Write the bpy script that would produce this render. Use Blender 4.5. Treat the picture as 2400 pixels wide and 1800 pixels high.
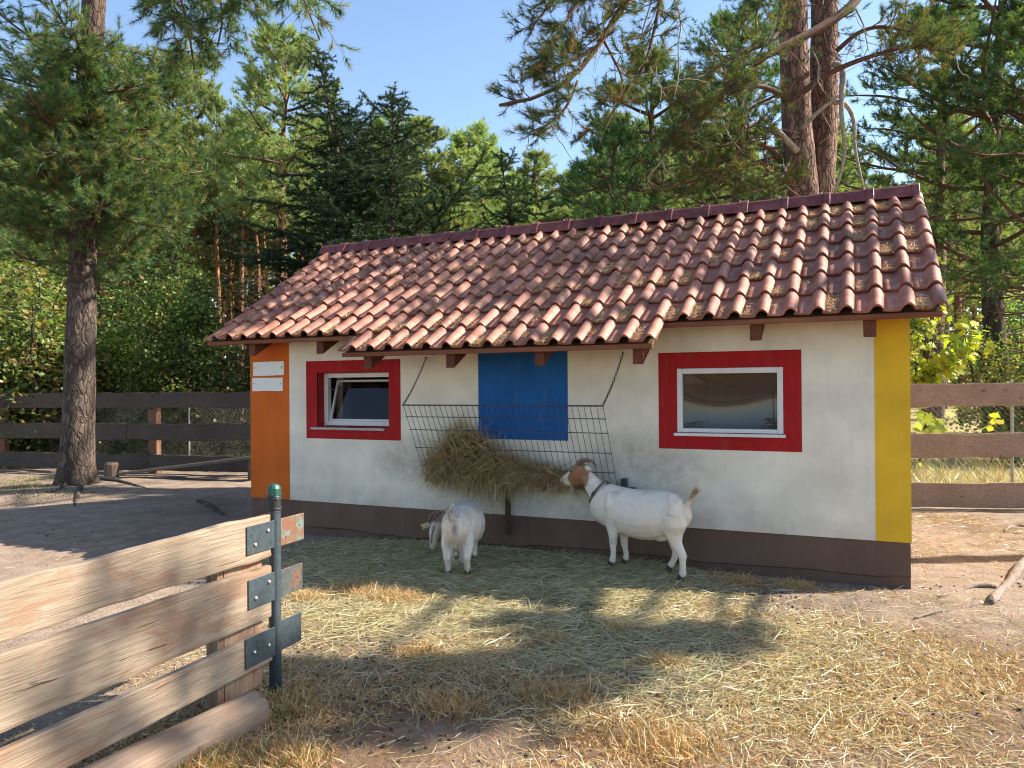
import bpy, bmesh, math, random
import numpy as np
from mathutils import Vector, Matrix

for o in list(bpy.data.objects):
    bpy.data.objects.remove(o, do_unlink=True)
scene = bpy.context.scene
COL = scene.collection

# ------------------------------------------------------------------ camera
# world frame: the hut's front wall lies on y = 0, x runs along it from its left corner, z is up
CAM_F, CAM_X, CAM_Y, CAM_Z = 1765.68, 6.2806, -6.6214, 1.6
YAW, PITCH, ROLL = 0.4252, 0.0032, -0.0075
_r = np.array([math.cos(YAW), math.sin(YAW), 0.0])
_fw = np.array([-math.sin(YAW), math.cos(YAW), 0.0])
_up = np.array([0.0, 0.0, 1.0])
CF = _fw * math.cos(PITCH) + _up * math.sin(PITCH)
_u0 = _up * math.cos(PITCH) - _fw * math.sin(PITCH)
CR = _r * math.cos(ROLL) + _u0 * math.sin(ROLL)
CU = _u0 * math.cos(ROLL) - _r * math.sin(ROLL)
CC = np.array([CAM_X, CAM_Y, CAM_Z])
cam_data = bpy.data.cameras.new('camera')
cam_data.sensor_width = 36.0
cam_data.lens = CAM_F / 2400.0 * 36.0
cam_data.clip_start = 0.05
cam_data.clip_end = 2000.0
cam = bpy.data.objects.new('camera', cam_data)
COL.objects.link(cam)
M = Matrix.Identity(4)
for i in range(3):
    M[i][0], M[i][1], M[i][2], M[i][3] = CR[i], CU[i], -CF[i], CC[i]
cam.matrix_world = M
scene.camera = cam

# ------------------------------------------------------------------ light
SUN_AZ = (0.872, 0.4895)          # horizontal direction towards the sun
SUN_EL = math.radians(39.0)
sdir = Vector((SUN_AZ[0] * math.cos(SUN_EL), SUN_AZ[1] * math.cos(SUN_EL), math.sin(SUN_EL)))
world = bpy.data.worlds.new('World')
scene.world = world
world.use_nodes = True
wn = world.node_tree.nodes
wl = world.node_tree.links
bg = wn['Background']
sky = wn.new('ShaderNodeTexSky')
sky.sky_type = 'NISHITA'
sky.sun_disc = False
sky.sun_elevation = SUN_EL
sky.sun_rotation = math.atan2(SUN_AZ[0], SUN_AZ[1])
sky.altitude = 60.0
sky.air_density = 1.0
sky.dust_density = 0.5
sky.ozone_density = 1.6
wl.new(sky.outputs[0], bg.inputs[0])
bg.inputs[1].default_value = 0.115
sun_d = bpy.data.lights.new('sun', 'SUN')
sun_d.energy = 5.0
sun_d.angle = math.radians(0.6)
sun_d.color = (1.0, 0.91, 0.78)
sun = bpy.data.objects.new('sun', sun_d)
COL.objects.link(sun)
sun.rotation_euler = (-sdir).to_track_quat('-Z', 'Y').to_euler()
sun.location = (30, 17, 30)
scene.view_settings.view_transform = 'Standard'
scene.view_settings.look = 'None'
scene.view_settings.exposure = 1.32
scene.view_settings.gamma = 1.0
scene.view_settings.use_curve_mapping = False
scene.cycles.max_bounces = 6
scene.cycles.diffuse_bounces = 3
scene.cycles.use_adaptive_sampling = True
scene.cycles.adaptive_threshold = 0.015
scene.cycles.filter_width = 1.1
scene.cycles.transparent_max_bounces = 12
scene.cycles.caustics_reflective = False
scene.cycles.caustics_refractive = False

# ------------------------------------------------------------------ helpers
D = 2400.0 / 2212.0

def ray(px, py):
    return CF + CR * ((px - 1200) / CAM_F) - CU * ((py - 900) / CAM_F)

def at(px, py, Z):
    return CC + ray(px, py) * Z

def onz(px, py, z=0.0):
    d = ray(px, py)
    return CC + d * ((z - CC[2]) / d[2])

def ony(px, py, y=0.0):
    d = ray(px, py)
    return CC + d * ((y - CC[1]) / d[1])

def ground_at(px, Z):
    p = at(px, 906, Z)
    return np.array([p[0], p[1], 0.0])

def rng_(s):
    return np.random.default_rng(s)

def norm(v):
    return v / (np.linalg.norm(v, axis=-1, keepdims=True) + 1e-12)

def _hash(ix, iy, iz):
    h = (ix * 374761393 + iy * 668265263 + iz * 2147483647) & 0xFFFFFFFF
    h = ((h ^ (h >> 13)) * 1274126177) & 0xFFFFFFFF
    h = h ^ (h >> 16)
    return (h & 0xFFFFFF) / float(0xFFFFFF)

def vnoise(p):
    p = np.asarray(p, float)
    i = np.floor(p).astype(np.int64)
    f = p - i
    f = f * f * (3 - 2 * f)
    r = 0
    for dx in (0, 1):
        for dy in (0, 1):
            for dz in (0, 1):
                w = (f[..., 0] if dx else 1 - f[..., 0]) * (f[..., 1] if dy else 1 - f[..., 1]) * (f[..., 2] if dz else 1 - f[..., 2])
                r = r + w * _hash(i[..., 0] + dx, i[..., 1] + dy, i[..., 2] + dz)
    return r * 2 - 1

def fbm(p, oct=4):
    p = np.asarray(p, float)
    a, s, r = 1.0, 0.0, 0.0
    for k in range(oct):
        r = r + a * vnoise(p + 17.3 * k)
        s += a
        a *= 0.5
        p = p * 2.03
    return r / s

class Geo:
    """collects vertices, faces and vertex colours; build() links them as ONE mesh object"""
    def __init__(self):
        self.v, self.f3, self.f4, self.c = [], [], [], []
        self.n = 0
    def add(self, v, f3=None, f4=None, col=None):
        v = np.asarray(v, float).reshape(-1, 3)
        self.v.append(v)
        if f3 is not None and len(f3):
            self.f3.append(np.asarray(f3, np.int64).reshape(-1, 3) + self.n)
        if f4 is not None and len(f4):
            self.f4.append(np.asarray(f4, np.int64).reshape(-1, 4) + self.n)
        if col is None:
            col = np.ones((len(v), 3))
        col = np.asarray(col, float)
        if col.ndim == 1:
            col = np.repeat(col[None], len(v), 0)
        self.c.append(col)
        self.n += len(v)
        return self
    def box(self, x0, x1, y0, y1, z0, z1, col=None):
        v = [(x, y, z) for z in (z0, z1) for y in (y0, y1) for x in (x0, x1)]
        f = [(0, 2, 3, 1), (4, 5, 7, 6), (0, 1, 5, 4), (2, 6, 7, 3), (0, 4, 6, 2), (1, 3, 7, 5)]
        return self.add(v, f4=f, col=col)
    def obox(self, origin, ax, ay, az, x0, x1, y0, y1, z0, z1):
        o = np.asarray(origin, float)
        v = [o + np.asarray(ax) * x + np.asarray(ay) * y + np.asarray(az) * z for z in (z0, z1) for y in (y0, y1) for x in (x0, x1)]
        f = [(0, 2, 3, 1), (4, 5, 7, 6), (0, 1, 5, 4), (2, 6, 7, 3), (0, 4, 6, 2), (1, 3, 7, 5)]
        return self.add(v, f4=f)
    def tube(self, pts, rad, sides=8, cap=True, col=None, ref=None, squash=None):
        pts = np.asarray(pts, float)
        n = len(pts)
        rad = np.broadcast_to(np.asarray(rad, float), (n,)) if np.ndim(rad) < 2 else np.asarray(rad, float)
        t = norm(np.gradient(pts, axis=0))
        if ref is None:
            ref = np.array([0, 0, 1.0]) if abs(t[0][2]) < 0.9 else np.array([1.0, 0, 0])
        u = norm(np.cross(t[0], np.cross(np.asarray(ref, float), t[0])))
        V = []
        ang = np.arange(sides) * 2 * math.pi / sides
        for i in range(n):
            u = u - t[i] * np.dot(u, t[i])
            u = u / (np.linalg.norm(u) + 1e-12)
            w = np.cross(t[i], u)
            if np.ndim(rad) == 2:
                ru, rw = rad[i]
            else:
                ru = rw = rad[i]
            V.append(pts[i] + np.outer(np.cos(ang), u) * ru + np.outer(np.sin(ang), w) * rw)
        V = np.concatenate(V)
        i = np.arange(n - 1)[:, None] * sides
        k = np.arange(sides)[None]
        a = i + k
        b = i + (k + 1) % sides
        F = np.stack([a, b, b + sides, a + sides], -1).reshape(-1, 4)
        f3 = []
        if cap:
            V = np.concatenate([V, pts[:1], pts[-1:]])
            c0, c1 = n * sides, n * sides + 1
            e = (n - 1) * sides
            for k in range(sides):
                f3.append((c0, (k + 1) % sides, k))
                f3.append((c1, e + k, e + (k + 1) % sides))
        return self.add(V, f3=f3, f4=F, col=col)
    def build(self, name, mat=None, parent=None, smooth=False, color=False, link=True):
        me = self.mesh(name, mat, smooth, color)
        o = bpy.data.objects.new(name, me)
        if link:
            COL.objects.link(o)
        if parent is not None:
            o.parent = parent
        return o
    def mesh(self, name, mat=None, smooth=False, color=False):
        v = np.concatenate(self.v)
        f3 = np.concatenate(self.f3) if self.f3 else np.zeros((0, 3), np.int64)
        f4 = np.concatenate(self.f4) if self.f4 else np.zeros((0, 4), np.int64)
        me = bpy.data.meshes.new(name)
        me.vertices.add(len(v))
        me.vertices.foreach_set('co', v.astype(np.float32).ravel())
        nl = len(f3) * 3 + len(f4) * 4
        me.loops.add(nl)
        me.loops.foreach_set('vertex_index', np.concatenate([f3.ravel(), f4.ravel()]).astype(np.int32))
        npoly = len(f3) + len(f4)
        me.polygons.add(npoly)
        ls = np.concatenate([np.arange(len(f3)) * 3, len(f3) * 3 + np.arange(len(f4)) * 4])
        lt = np.concatenate([np.full(len(f3), 3), np.full(len(f4), 4)])
        me.polygons.foreach_set('loop_start', ls.astype(np.int32))
        me.polygons.foreach_set('loop_total', lt.astype(np.int32))
        me.polygons.foreach_set('use_smooth', np.full(npoly, bool(smooth)))
        if color:
            c = np.concatenate(self.c)
            a = me.color_attributes.new('Col', 'FLOAT_COLOR', 'POINT')
            a.data.foreach_set('color', np.concatenate([c, np.ones((len(c), 1))], 1).astype(np.float32).ravel())
        if mat is not None:
            me.materials.append(mat)
        me.update(calc_edges=True)
        return me

def empty(name, loc=(0, 0, 0), rz=0.0):
    o = bpy.data.objects.new(name, None)
    o.empty_display_size = 0.2
    COL.objects.link(o)
    o.location = loc
    o.rotation_euler = (0, 0, rz)
    return o

def tag(o, label=None, cat=None, group=None, kind=None):
    if label: o['label'] = label
    if cat: o['category'] = cat
    if group: o['group'] = group
    if kind: o['kind'] = kind
    return o

def bevel(o, w=0.004, seg=1):
    m = o.modifiers.new('bevel', 'BEVEL')
    m.width = w
    m.segments = seg
    m.limit_method = 'ANGLE'
    return o

def copy_tree(root, loc, rz=0.0, sc=(1, 1, 1)):
    r = root.copy()
    COL.objects.link(r)
    r.location = loc
    r.rotation_euler = (0, 0, rz)
    r.scale = sc
    for ch in list(root.children):
        c = ch.copy()
        COL.objects.link(c)
        c.parent = r
        for g in list(ch.children):
            d = g.copy()
            COL.objects.link(d)
            d.parent = c
    return r

# ------------------------------------------------------------------ materials
class N:
    """small node helper"""
    def __init__(self, name):
        self.m = bpy.data.materials.new(name)
        self.m.use_nodes = True
        self.t = self.m.node_tree
        self.b = self.t.nodes['Principled BSDF']
        self.out = self.t.nodes['Material Output']
    def n(self, typ, **kw):
        x = self.t.nodes.new(typ)
        for k, v in kw.items():
            setattr(x, k, v)
        return x
    def l(self, a, b):
        self.t.links.new(a, b)
    def coord(self, which='Object'):
        return self.n('ShaderNodeTexCoord').outputs[which]
    def mapping(self, vec, scale=(1, 1, 1), loc=(0, 0, 0)):
        m = self.n('ShaderNodeMapping')
        m.inputs['Scale'].default_value = scale
        m.inputs['Location'].default_value = loc
        self.l(vec, m.inputs['Vector'])
        return m.outputs[0]
    def noise(self, vec, scale, detail=4, rough=0.55, dist=0.0):
        x = self.n('ShaderNodeTexNoise')
        x.inputs['Scale'].default_value = scale
        x.inputs['Detail'].default_value = detail
        x.inputs['Roughness'].default_value = rough
        x.inputs['Distortion'].default_value = dist
        self.l(vec, x.inputs['Vector'])
        return x.outputs[0]
    def voronoi(self, vec, scale, feature='F1', out='Distance'):
        x = self.n('ShaderNodeTexVoronoi', feature=feature)
        x.inputs['Scale'].default_value = scale
        self.l(vec, x.inputs['Vector'])
        return x.outputs[out]
    def ramp(self, fac, stops):
        r = self.n('ShaderNodeValToRGB')
        e = r.color_ramp.elements
        while len(e) < len(stops):
            e.new(0.5)
        for el, (p, c) in zip(e, stops):
            el.position = p
            el.color = (c, c, c, 1) if np.isscalar(c) else (*c, 1)
        self.l(fac, r.inputs[0])
        return r.outputs[0]
    def mix(self, fac, a, b, mode='MIX'):
        m = self.n('ShaderNodeMix', data_type='RGBA', blend_type=mode)
        for s, v in ((m.inputs[0], fac), (m.inputs[6], a), (m.inputs[7], b)):
            if isinstance(v, (int, float)):
                s.default_value = v
            elif isinstance(v, (tuple, list)):
                s.default_value = (*v, 1)
            else:
                self.l(v, s)
        return m.outputs[2]
    def math(self, op, a, b=None):
        m = self.n('ShaderNodeMath', operation=op)
        for s, v in ((m.inputs[0], a), (m.inputs[1], b)):
            if v is None:
                continue
            if isinstance(v, (int, float)):
                s.default_value = v
            else:
                self.l(v, s)
        return m.outputs[0]
    def bump(self, h, strength=0.3, dist=0.01):
        b = self.n('ShaderNodeBump')
        b.inputs['Strength'].default_value = strength
        b.inputs['Distance'].default_value = dist
        self.l(h, b.inputs['Height'])
        self.l(b.outputs[0], self.b.inputs['Normal'])
        return b
    def base(self, c):
        if isinstance(c, (tuple, list)):
            self.b.inputs['Base Color'].default_value = (*c, 1)
        else:
            self.l(c, self.b.inputs['Base Color'])
        return self
    def rough(self, r):
        if isinstance(r, (int, float)):
            self.b.inputs['Roughness'].default_value = r
        else:
            self.l(r, self.b.inputs['Roughness'])
        return self
    def spec(self, s):
        self.b.inputs['Specular IOR Level'].default_value = s
        return self

def m_plain(name, col, rough=0.7, var=0.15, scale=8.0, bump=0.0, metal=0.0, bscale=60.0):
    k = N(name)
    c = k.coord()
    nz = k.noise(c, scale, 5)
    lo = tuple(x * (1 - var) for x in col)
    hi = tuple(min(1, x * (1 + var)) for x in col)
    k.base(k.ramp(nz, [(0.3, lo), (0.7, hi)]))
    k.rough(rough)
    k.b.inputs['Metallic'].default_value = metal
    if bump:
        k.bump(k.noise(c, bscale, 4), bump, 0.01)
    return k.m

def m_stucco(name, col, dirt=0.0):
    k = N(name)
    c = k.coord()
    nz = k.noise(c, 2.2, 6, 0.6)
    lo = tuple(x * 0.84 for x in col)
    hi = tuple(min(1, x * 1.05) for x in col)
    base = k.ramp(nz, [(0.35, lo), (0.65, hi)])
    st_v = k.noise(k.mapping(c, (7, 7, 0.8)), 1.6, 6, 0.65)
    base = k.mix(k.ramp(st_v, [(0.52, 0.0), (0.75, 0.12)]), base, (0.30, 0.24, 0.19))
    fl = k.noise(c, 60, 3, 0.7)
    base = k.mix(k.ramp(fl, [(0.70, 0.0), (0.74, 0.45)]), base, tuple(x * 0.45 for x in col))
    if dirt > 0:
        # smudges where the animals rub the wall round the hay rack, and splashes above the plinth
        sx = k.n('ShaderNodeSeparateXYZ')
        k.l(c, sx.inputs[0])
        def blob(x, z, rx, rz):
            dx = k.math('DIVIDE', k.math('SUBTRACT', sx.outputs[0], x), rx)
            dz = k.math('DIVIDE', k.math('SUBTRACT', sx.outputs[2], z), rz)
            d = k.math('ADD', k.math('MULTIPLY', dx, dx), k.math('MULTIPLY', dz, dz))
            return k.math('MAXIMUM', k.math('SUBTRACT', 1.0, d), 0.0)
        s = blob(4.55, 0.85, 0.75, 0.42)
        s = k.math('MAXIMUM', s, blob(3.3, 0.62, 1.3, 0.36))
        s = k.math('MAXIMUM', s, blob(2.15, 0.85, 0.5, 0.3))
        s = k.math('MAXIMUM', s, k.math('MULTIPLY', blob(3.0, 0.3, 4.6, 0.30), 0.7))
        n2 = k.noise(c, 5.0, 6, 0.65, 0.4)
        n3 = k.noise(c, 19.0, 5, 0.6)
        f = k.math('MULTIPLY', s, k.ramp(n2, [(0.32, 0.40), (0.68, 1.0)]))
        f = k.math('MULTIPLY', f, k.ramp(n3, [(0.3, 0.55), (0.7, 1.0)]))
        f = k.math('MULTIPLY', f, dirt)
        tint = k.ramp(k.noise(c, 3.1, 3), [(0.38, (0.25, 0.17, 0.11)), (0.62, (0.24, 0.25, 0.24))])
        base = k.mix(f, base, tint)
        # fine dark scuffs
        sc = k.noise(k.mapping(c, (9, 1, 30)), 3.0, 3, 0.7)
        base = k.mix(k.ramp(sc, [(0.70, 0.0), (0.78, 0.25)]), base, (0.22, 0.17, 0.12))
    k.base(base)
    k.rough(0.88)
    k.spec(0.25)
    h = k.mix(0.5, k.noise(c, 140, 3), k.noise(c, 35, 4))
    k.bump(h, 0.35, 0.006)
    return k.m

def m_wood(name, c0, c1, axis=0, grain=1.0, patch=None, rough=0.8, bump=0.5, knots=True):
    k = N(name)
    c = k.coord()
    inf = k.n('ShaderNodeObjectInfo')
    off = k.n('ShaderNodeVectorMath', operation='SCALE')
    cmb = k.n('ShaderNodeCombineXYZ')
    for i in range(3):
        k.l(inf.outputs['Random'], cmb.inputs[i])
    k.l(cmb.outputs[0], off.inputs[0])
    off.inputs['Scale'].default_value = 37.0
    add = k.n('ShaderNodeVectorMath', operation='ADD')
    k.l(c, add.inputs[0])
    k.l(off.outputs[0], add.inputs[1])
    sc = [44.0, 44.0, 44.0]
    sc[axis] = 1.6
    vec = k.mapping(add.outputs[0], tuple(sc))
    g = k.noise(vec, 1.0 * grain, 6, 0.6, 1.4)
    g2 = k.noise(add.outputs[0], 2.2, 4)
    col = k.ramp(g, [(0.3, c0), (0.7, c1)])
    col = k.mix(k.ramp(g2, [(0.4, 0.0), (0.75, 0.45)]), col, tuple(x * 0.6 for x in c0))
    if patch:
        vp = k.mapping(add.outputs[0], tuple(2.0 if i == axis else 5.0 for i in range(3)))
        pn = k.noise(vp, 1.1, 7, 0.68, 0.6)
        col = k.mix(k.ramp(pn, [(0.5, 0.0), (0.6, 0.75)]), col, patch)
    sc2 = [30.0, 30.0, 30.0]
    sc2[axis] = 0.7
    ck = k.noise(k.mapping(add.outputs[0], tuple(sc2)), 1.0, 3, 0.5, 0.6)
    crk = k.ramp(ck, [(0.285, 1.0), (0.31, 0.0)])
    col = k.mix(k.math('MULTIPLY', crk, 0.8), col, tuple(x * 0.3 for x in c0))
    if knots:
        vk = k.mapping(add.outputs[0], tuple(2.2 if i == axis else 6.0 for i in range(3)))
        kd = k.voronoi(vk, 1.0)
        col = k.mix(k.ramp(kd, [(0.05, 0.75), (0.13, 0.0)]), col, tuple(x * 0.35 for x in c0))
    k.base(col)
    k.rough(rough)
    k.spec(0.2)
    k.bump(k.math('SUBTRACT', g, k.math('MULTIPLY', crk, 0.8)), bump, 0.010)
    return k.m

def m_leaf(name, trans=0.35, rough=0.6, tint=(1, 1, 1), gloss=0.06):
    k = N(name)
    a = k.n('ShaderNodeAttribute', attribute_name='Col')
    inf = k.n('ShaderNodeObjectInfo')
    hs = k.n('ShaderNodeHueSaturation')
    hs.inputs['Hue'].default_value = 0.5
    k.l(k.math('ADD', k.math('MULTIPLY', inf.outputs['Random'], 0.5), 0.75), hs.inputs['Value'])
    k.l(k.math('ADD', k.math('MULTIPLY', inf.outputs['Random'], 0.03), 0.485), hs.inputs['Hue'])
    k.l(a.outputs['Color'], hs.inputs['Color'])
    col = k.mix(1.0, hs.outputs[0], tint, 'MULTIPLY')
    d = k.n('ShaderNodeBsdfDiffuse')
    t = k.n('ShaderNodeBsdfTranslucent')
    gl = k.n('ShaderNodeBsdfGlossy')
    gl.inputs['Roughness'].default_value = rough * 0.6
    gl.inputs['Color'].default_value = (0.8, 0.85, 0.8, 1)
    k.l(col, d.inputs['Color'])
    k.l(k.mix(1.0, col, (1.25, 1.35, 0.55), 'MULTIPLY'), t.inputs['Color'])
    mx = k.n('ShaderNodeMixShader')
    mx.inputs[0].default_value = trans
    k.l(d.outputs[0], mx.inputs[1])
    k.l(t.outputs[0], mx.inputs[2])
    m2 = k.n('ShaderNodeMixShader')
    m2.inputs[0].default_value = gloss
    k.l(mx.outputs[0], m2.inputs[1])
    k.l(gl.outputs[0], m2.inputs[2])
    k.l(m2.outputs[0], k.out.inputs['Surface'])
    return k.m

def m_vcol(name, rough=0.8, spec=0.2, bump=0.0, bscale=80, mottle=0.0):
    k = N(name)
    a = k.n('ShaderNodeAttribute', attribute_name='Col')
    col = a.outputs['Color']
    if mottle:
        nz = k.noise(k.coord(), 14, 5)
        col = k.mix(1.0, col, k.ramp(nz, [(0.3, 1 - mottle), (0.7, 1.0)]), 'MULTIPLY')
    k.base(col)
    k.rough(rough)
    k.spec(spec)
    if bump:
        k.bump(k.noise(k.coord(), bscale, 4), bump, 0.01)
    return k.m

def m_bark(name, low, high, h0=3.0, h1=7.0, crack=(0.05, 0.037, 0.03), sc=15.0, axis_scale=0.28):
    """plated pine bark: grey-brown low on the trunk, flaky orange further up"""
    k = N(name)
    c = k.coord()
    sx = k.n('ShaderNodeSeparateXYZ')
    k.l(c, sx.inputs[0])
    nd_ = k.n('ShaderNodeTexNoise')
    nd_.inputs['Scale'].default_value = 5.0
    nd_.inputs['Detail'].default_value = 4
    k.l(c, nd_.inputs['Vector'])
    ws = k.n('ShaderNodeVectorMath', operation='SCALE')
    ws.inputs['Scale'].default_value = 0.16
    k.l(nd_.outputs['Color'], ws.inputs[0])
    wa = k.n('ShaderNodeVectorMath', operation='ADD')
    k.l(c, wa.inputs[0])
    k.l(ws.outputs[0], wa.inputs[1])
    v = k.mapping(wa.outputs[0], (1, 1, axis_scale))
    dist = k.voronoi(v, sc, 'DISTANCE_TO_EDGE')
    cell = k.voronoi(v, sc, 'F1', 'Color')
    nz = k.noise(c, 22, 5, 0.65)
    hh = k.ramp(k.math('ADD', k.math('DIVIDE', k.math('SUBTRACT', sx.outputs[2], h0), h1 - h0), k.math('MULTIPLY', k.math('SUBTRACT', nz, 0.5), 0.5)), [(0.0, 0.0), (1.0, 1.0)])
    base = k.mix(hh, low, high)
    bw = k.n('ShaderNodeRGBToBW')
    k.l(cell, bw.inputs[0])
    base = k.mix(1.0, base, k.ramp(bw.outputs[0], [(0.2, 0.65), (0.8, 1.25)]), 'MULTIPLY')
    base = k.mix(1.0, base, k.ramp(nz, [(0.3, 0.7), (0.7, 1.2)]), 'MULTIPLY')
    base = k.mix(k.ramp(dist, [(0.0, 0.85), (0.14, 0.0)]), base, crack)
    k.base(base)
    k.rough(0.92)
    k.spec(0.15)
    h = k.math('ADD', k.ramp(dist, [(0.0, 0.0), (0.16, 1.0)]), k.math('MULTIPLY', nz, 0.5))
    k.bump(h, 0.8, 0.02)
    return k.m

MAT = {}
MAT['white'] = m_stucco('white_stucco', (0.80, 0.74, 0.615), 0.9)
MAT['orange'] = m_stucco('orange_stucco', (0.62, 0.135, 0.018))
MAT['yellow'] = m_stucco('yellow_stucco', (0.76, 0.46, 0.03))
MAT['red'] = m_stucco('red_stucco', (0.37, 0.014, 0.016))
MAT['blue'] = m_stucco('blue_stucco', (0.015, 0.108, 0.34))
MAT['plinth'] = m_stucco('plinth_brown', (0.15, 0.092, 0.068))
MAT['rafter'] = m_wood('rafter_wood', (0.10, 0.036, 0.020), (0.20, 0.075, 0.040), axis=1)
MAT['eave'] = m_wood('eave_wood', (0.16, 0.055, 0.030), (0.28, 0.11, 0.06), axis=0)
MAT['deck'] = m_wood('deck_wood', (0.12, 0.07, 0.04), (0.2, 0.12, 0.07), axis=0)
MAT['gate_wood'] = m_wood('weathered_board_wood', (0.24, 0.18, 0.125), (0.41, 0.325, 0.24), axis=1, patch=(0.27, 0.16, 0.10), bump=0.7)
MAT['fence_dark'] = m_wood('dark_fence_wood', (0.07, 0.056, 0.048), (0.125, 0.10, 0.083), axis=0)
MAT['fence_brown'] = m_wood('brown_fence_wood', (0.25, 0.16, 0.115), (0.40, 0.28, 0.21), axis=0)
MAT['post_brown'] = m_wood('brown_post_wood', (0.16, 0.08, 0.05), (0.25, 0.14, 0.09), axis=2)
MAT['frame_white'] = m_plain('window_frame_white', (0.66, 0.64, 0.62), 0.45, 0.06, 9)
MAT['sill'] = m_plain('granite_sill', (0.38, 0.36, 0.34), 0.6, 0.45, 90)
MAT['iron'] = m_plain('black_iron', (0.035, 0.04, 0.045), 0.55, 0.3, 20, 0.2)
MAT['wire'] = m_plain('grey_wire', (0.06, 0.07, 0.075), 0.5, 0.2, 20, metal=0.4)
MAT['zinc'] = m_plain('galvanised', (0.42, 0.42, 0.40), 0.45, 0.2, 30, metal=0.6)
MAT['sign'] = m_plain('white_plate', (0.74, 0.76, 0.72), 0.5, 0.05, 5)
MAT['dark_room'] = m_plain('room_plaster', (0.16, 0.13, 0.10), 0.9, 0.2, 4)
MAT['clip'] = m_plain('copper_clip', (0.55, 0.38, 0.30), 0.45, 0.2, 40, metal=0.5)

def m_steel(name, col, rust):
    k = N(name)
    c = k.coord()
    nz = k.noise(c, 9, 6, 0.65)
    n2 = k.noise(c, 40, 4)
    base = k.ramp(n2, [(0.3, tuple(x * 0.75 for x in col)), (0.7, tuple(x * 1.25 for x in col))])
    base = k.mix(k.ramp(nz, [(0.56 - rust * 0.25, 0.0), (0.66 - rust * 0.25, 0.9)]), base, (0.24, 0.10, 0.055))
    k.base(base)
    k.rough(0.5)
    k.b.inputs['Metallic'].default_value = 0.25
    k.bump(n2, 0.15, 0.004)
    return k.m
MAT['steel'] = m_steel('painted_steel', (0.055, 0.075, 0.085), -0.35)
MAT['steel_rust'] = m_steel('rusty_painted_steel', (0.16, 0.22, 0.19), 0.55)

def m_tile(name, col, rough, dust=1.0):
    k = N(name)
    c = k.coord()
    inf = k.n('ShaderNodeObjectInfo')
    cmb = k.n('ShaderNodeCombineXYZ')
    k.l(inf.outputs['Random'], cmb.inputs[0])
    k.l(inf.outputs['Random'], cmb.inputs[1])
    sc = k.n('ShaderNodeVectorMath', operation='SCALE')
    sc.inputs['Scale'].default_value = 91.0
    k.l(cmb.outputs[0], sc.inputs[0])
    ad = k.n('ShaderNodeVectorMath', operation='ADD')
    k.l(c, ad.inputs[0])
    k.l(sc.outputs[0], ad.inputs[1])
    v = ad.outputs[0]
    n1 = k.noise(v, 7, 6, 0.6)
    n2 = k.noise(v, 55, 4)
    base = k.ramp(n1, [(0.3, tuple(x * 0.72 for x in col)), (0.7, tuple(x * 1.22 for x in col))])
    base = k.mix(1.0, base, k.ramp(inf.outputs['Random'], [(0.0, 0.66), (1.0, 1.2)]), 'MULTIPLY')
    # pale dust and lichen spots
    n4 = k.noise(v, 16, 6, 0.7)
    base = k.mix(k.ramp(n1, [(0.45, 0.0), (0.72, 0.40 * dust)]), base, (0.46, 0.32, 0.24))
    base = k.mix(k.ramp(n4, [(0.57, 0.0), (0.70, 0.4 * dust)]), base, (0.13, 0.075, 0.055))
    sp = k.voronoi(v, 34)
    msk = k.math('MULTIPLY', k.ramp(sp, [(0.10, 1.0), (0.2, 0.0)]), k.ramp(k.noise(v, 3.5, 2), [(0.5, 0.0), (0.62, 0.8)]))
    base = k.mix(msk, base, (0.50, 0.47, 0.42))
    k.base(base)
    k.rough(k.ramp(n2, [(0.3, rough - 0.1), (0.7, rough + 0.15)]))
    k.spec(0.35)
    k.bump(n2, 0.18, 0.004)
    return k.m
MAT['tile'] = m_tile('clay_roof_tile', (0.325, 0.122, 0.077), 0.52)
MAT['ridge'] = m_tile('glazed_ridge_tile', (0.17, 0.045, 0.04), 0.38, 0.25)

def m_glass(name, tint, rough, refl):
    k = N(name)
    fr = k.n('ShaderNodeFresnel')
    fr.inputs['IOR'].default_value = 1.5
    f = k.math('MINIMUM', k.math('ADD', k.math('MULTIPLY', fr.outputs[0], 1.0), refl), 1.0)
    g = k.n('ShaderNodeBsdfGlossy')
    g.inputs['Roughness'].default_value = rough
    t = k.n('ShaderNodeBsdfTransparent')
    t.inputs['Color'].default_value = (*tint, 1)
    mx = k.n('ShaderNodeMixShader')
    k.l(f, mx.inputs[0])
    k.l(t.outputs[0], mx.inputs[1])
    k.l(g.outputs[0], mx.inputs[2])
    k.l(mx.outputs[0], k.out.inputs['Surface'])
    return k.m
MAT['glass'] = m_glass('window_glass', (0.75, 0.74, 0.70), 0.02, 0.0)
MAT['acrylic'] = m_glass('acrylic_sheet', (0.45, 0.38, 0.33), 0.05, 0.025)
MAT['needle'] = m_leaf('pine_needles', 0.42, rough=0.9, gloss=0.03)
MAT['needle_dark'] = m_leaf('spruce_needles', 0.25, rough=0.9, gloss=0.02)
MAT['leaf'] = m_leaf('broad_leaves', 0.5, rough=0.9, gloss=0.035)
MAT['maple'] = m_leaf('maple_leaves', 0.6, rough=0.9, gloss=0.025)
MAT['straw'] = m_leaf('straw_blades', 0.20, gloss=0.05)
MAT['hair'] = m_vcol('goat_coat', 0.75, 0.25, mottle=0.04)
MAT['horn'] = m_plain('goat_horn', (0.17, 0.115, 0.075), 0.5, 0.35, 40, 0.4, bscale=90)
MAT['hoof'] = m_plain('hoof_horn', (0.06, 0.04, 0.035), 0.6, 0.3, 30)
MAT['bark'] = m_bark('pine_bark', (0.125, 0.095, 0.077), (0.16, 0.105, 0.075), 3.0, 9.0)
MAT['bark_red'] = m_bark('red_pine_bark', (0.21, 0.145, 0.115), (0.27, 0.165, 0.12), 3.0, 7.0, sc=13.0)
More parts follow.
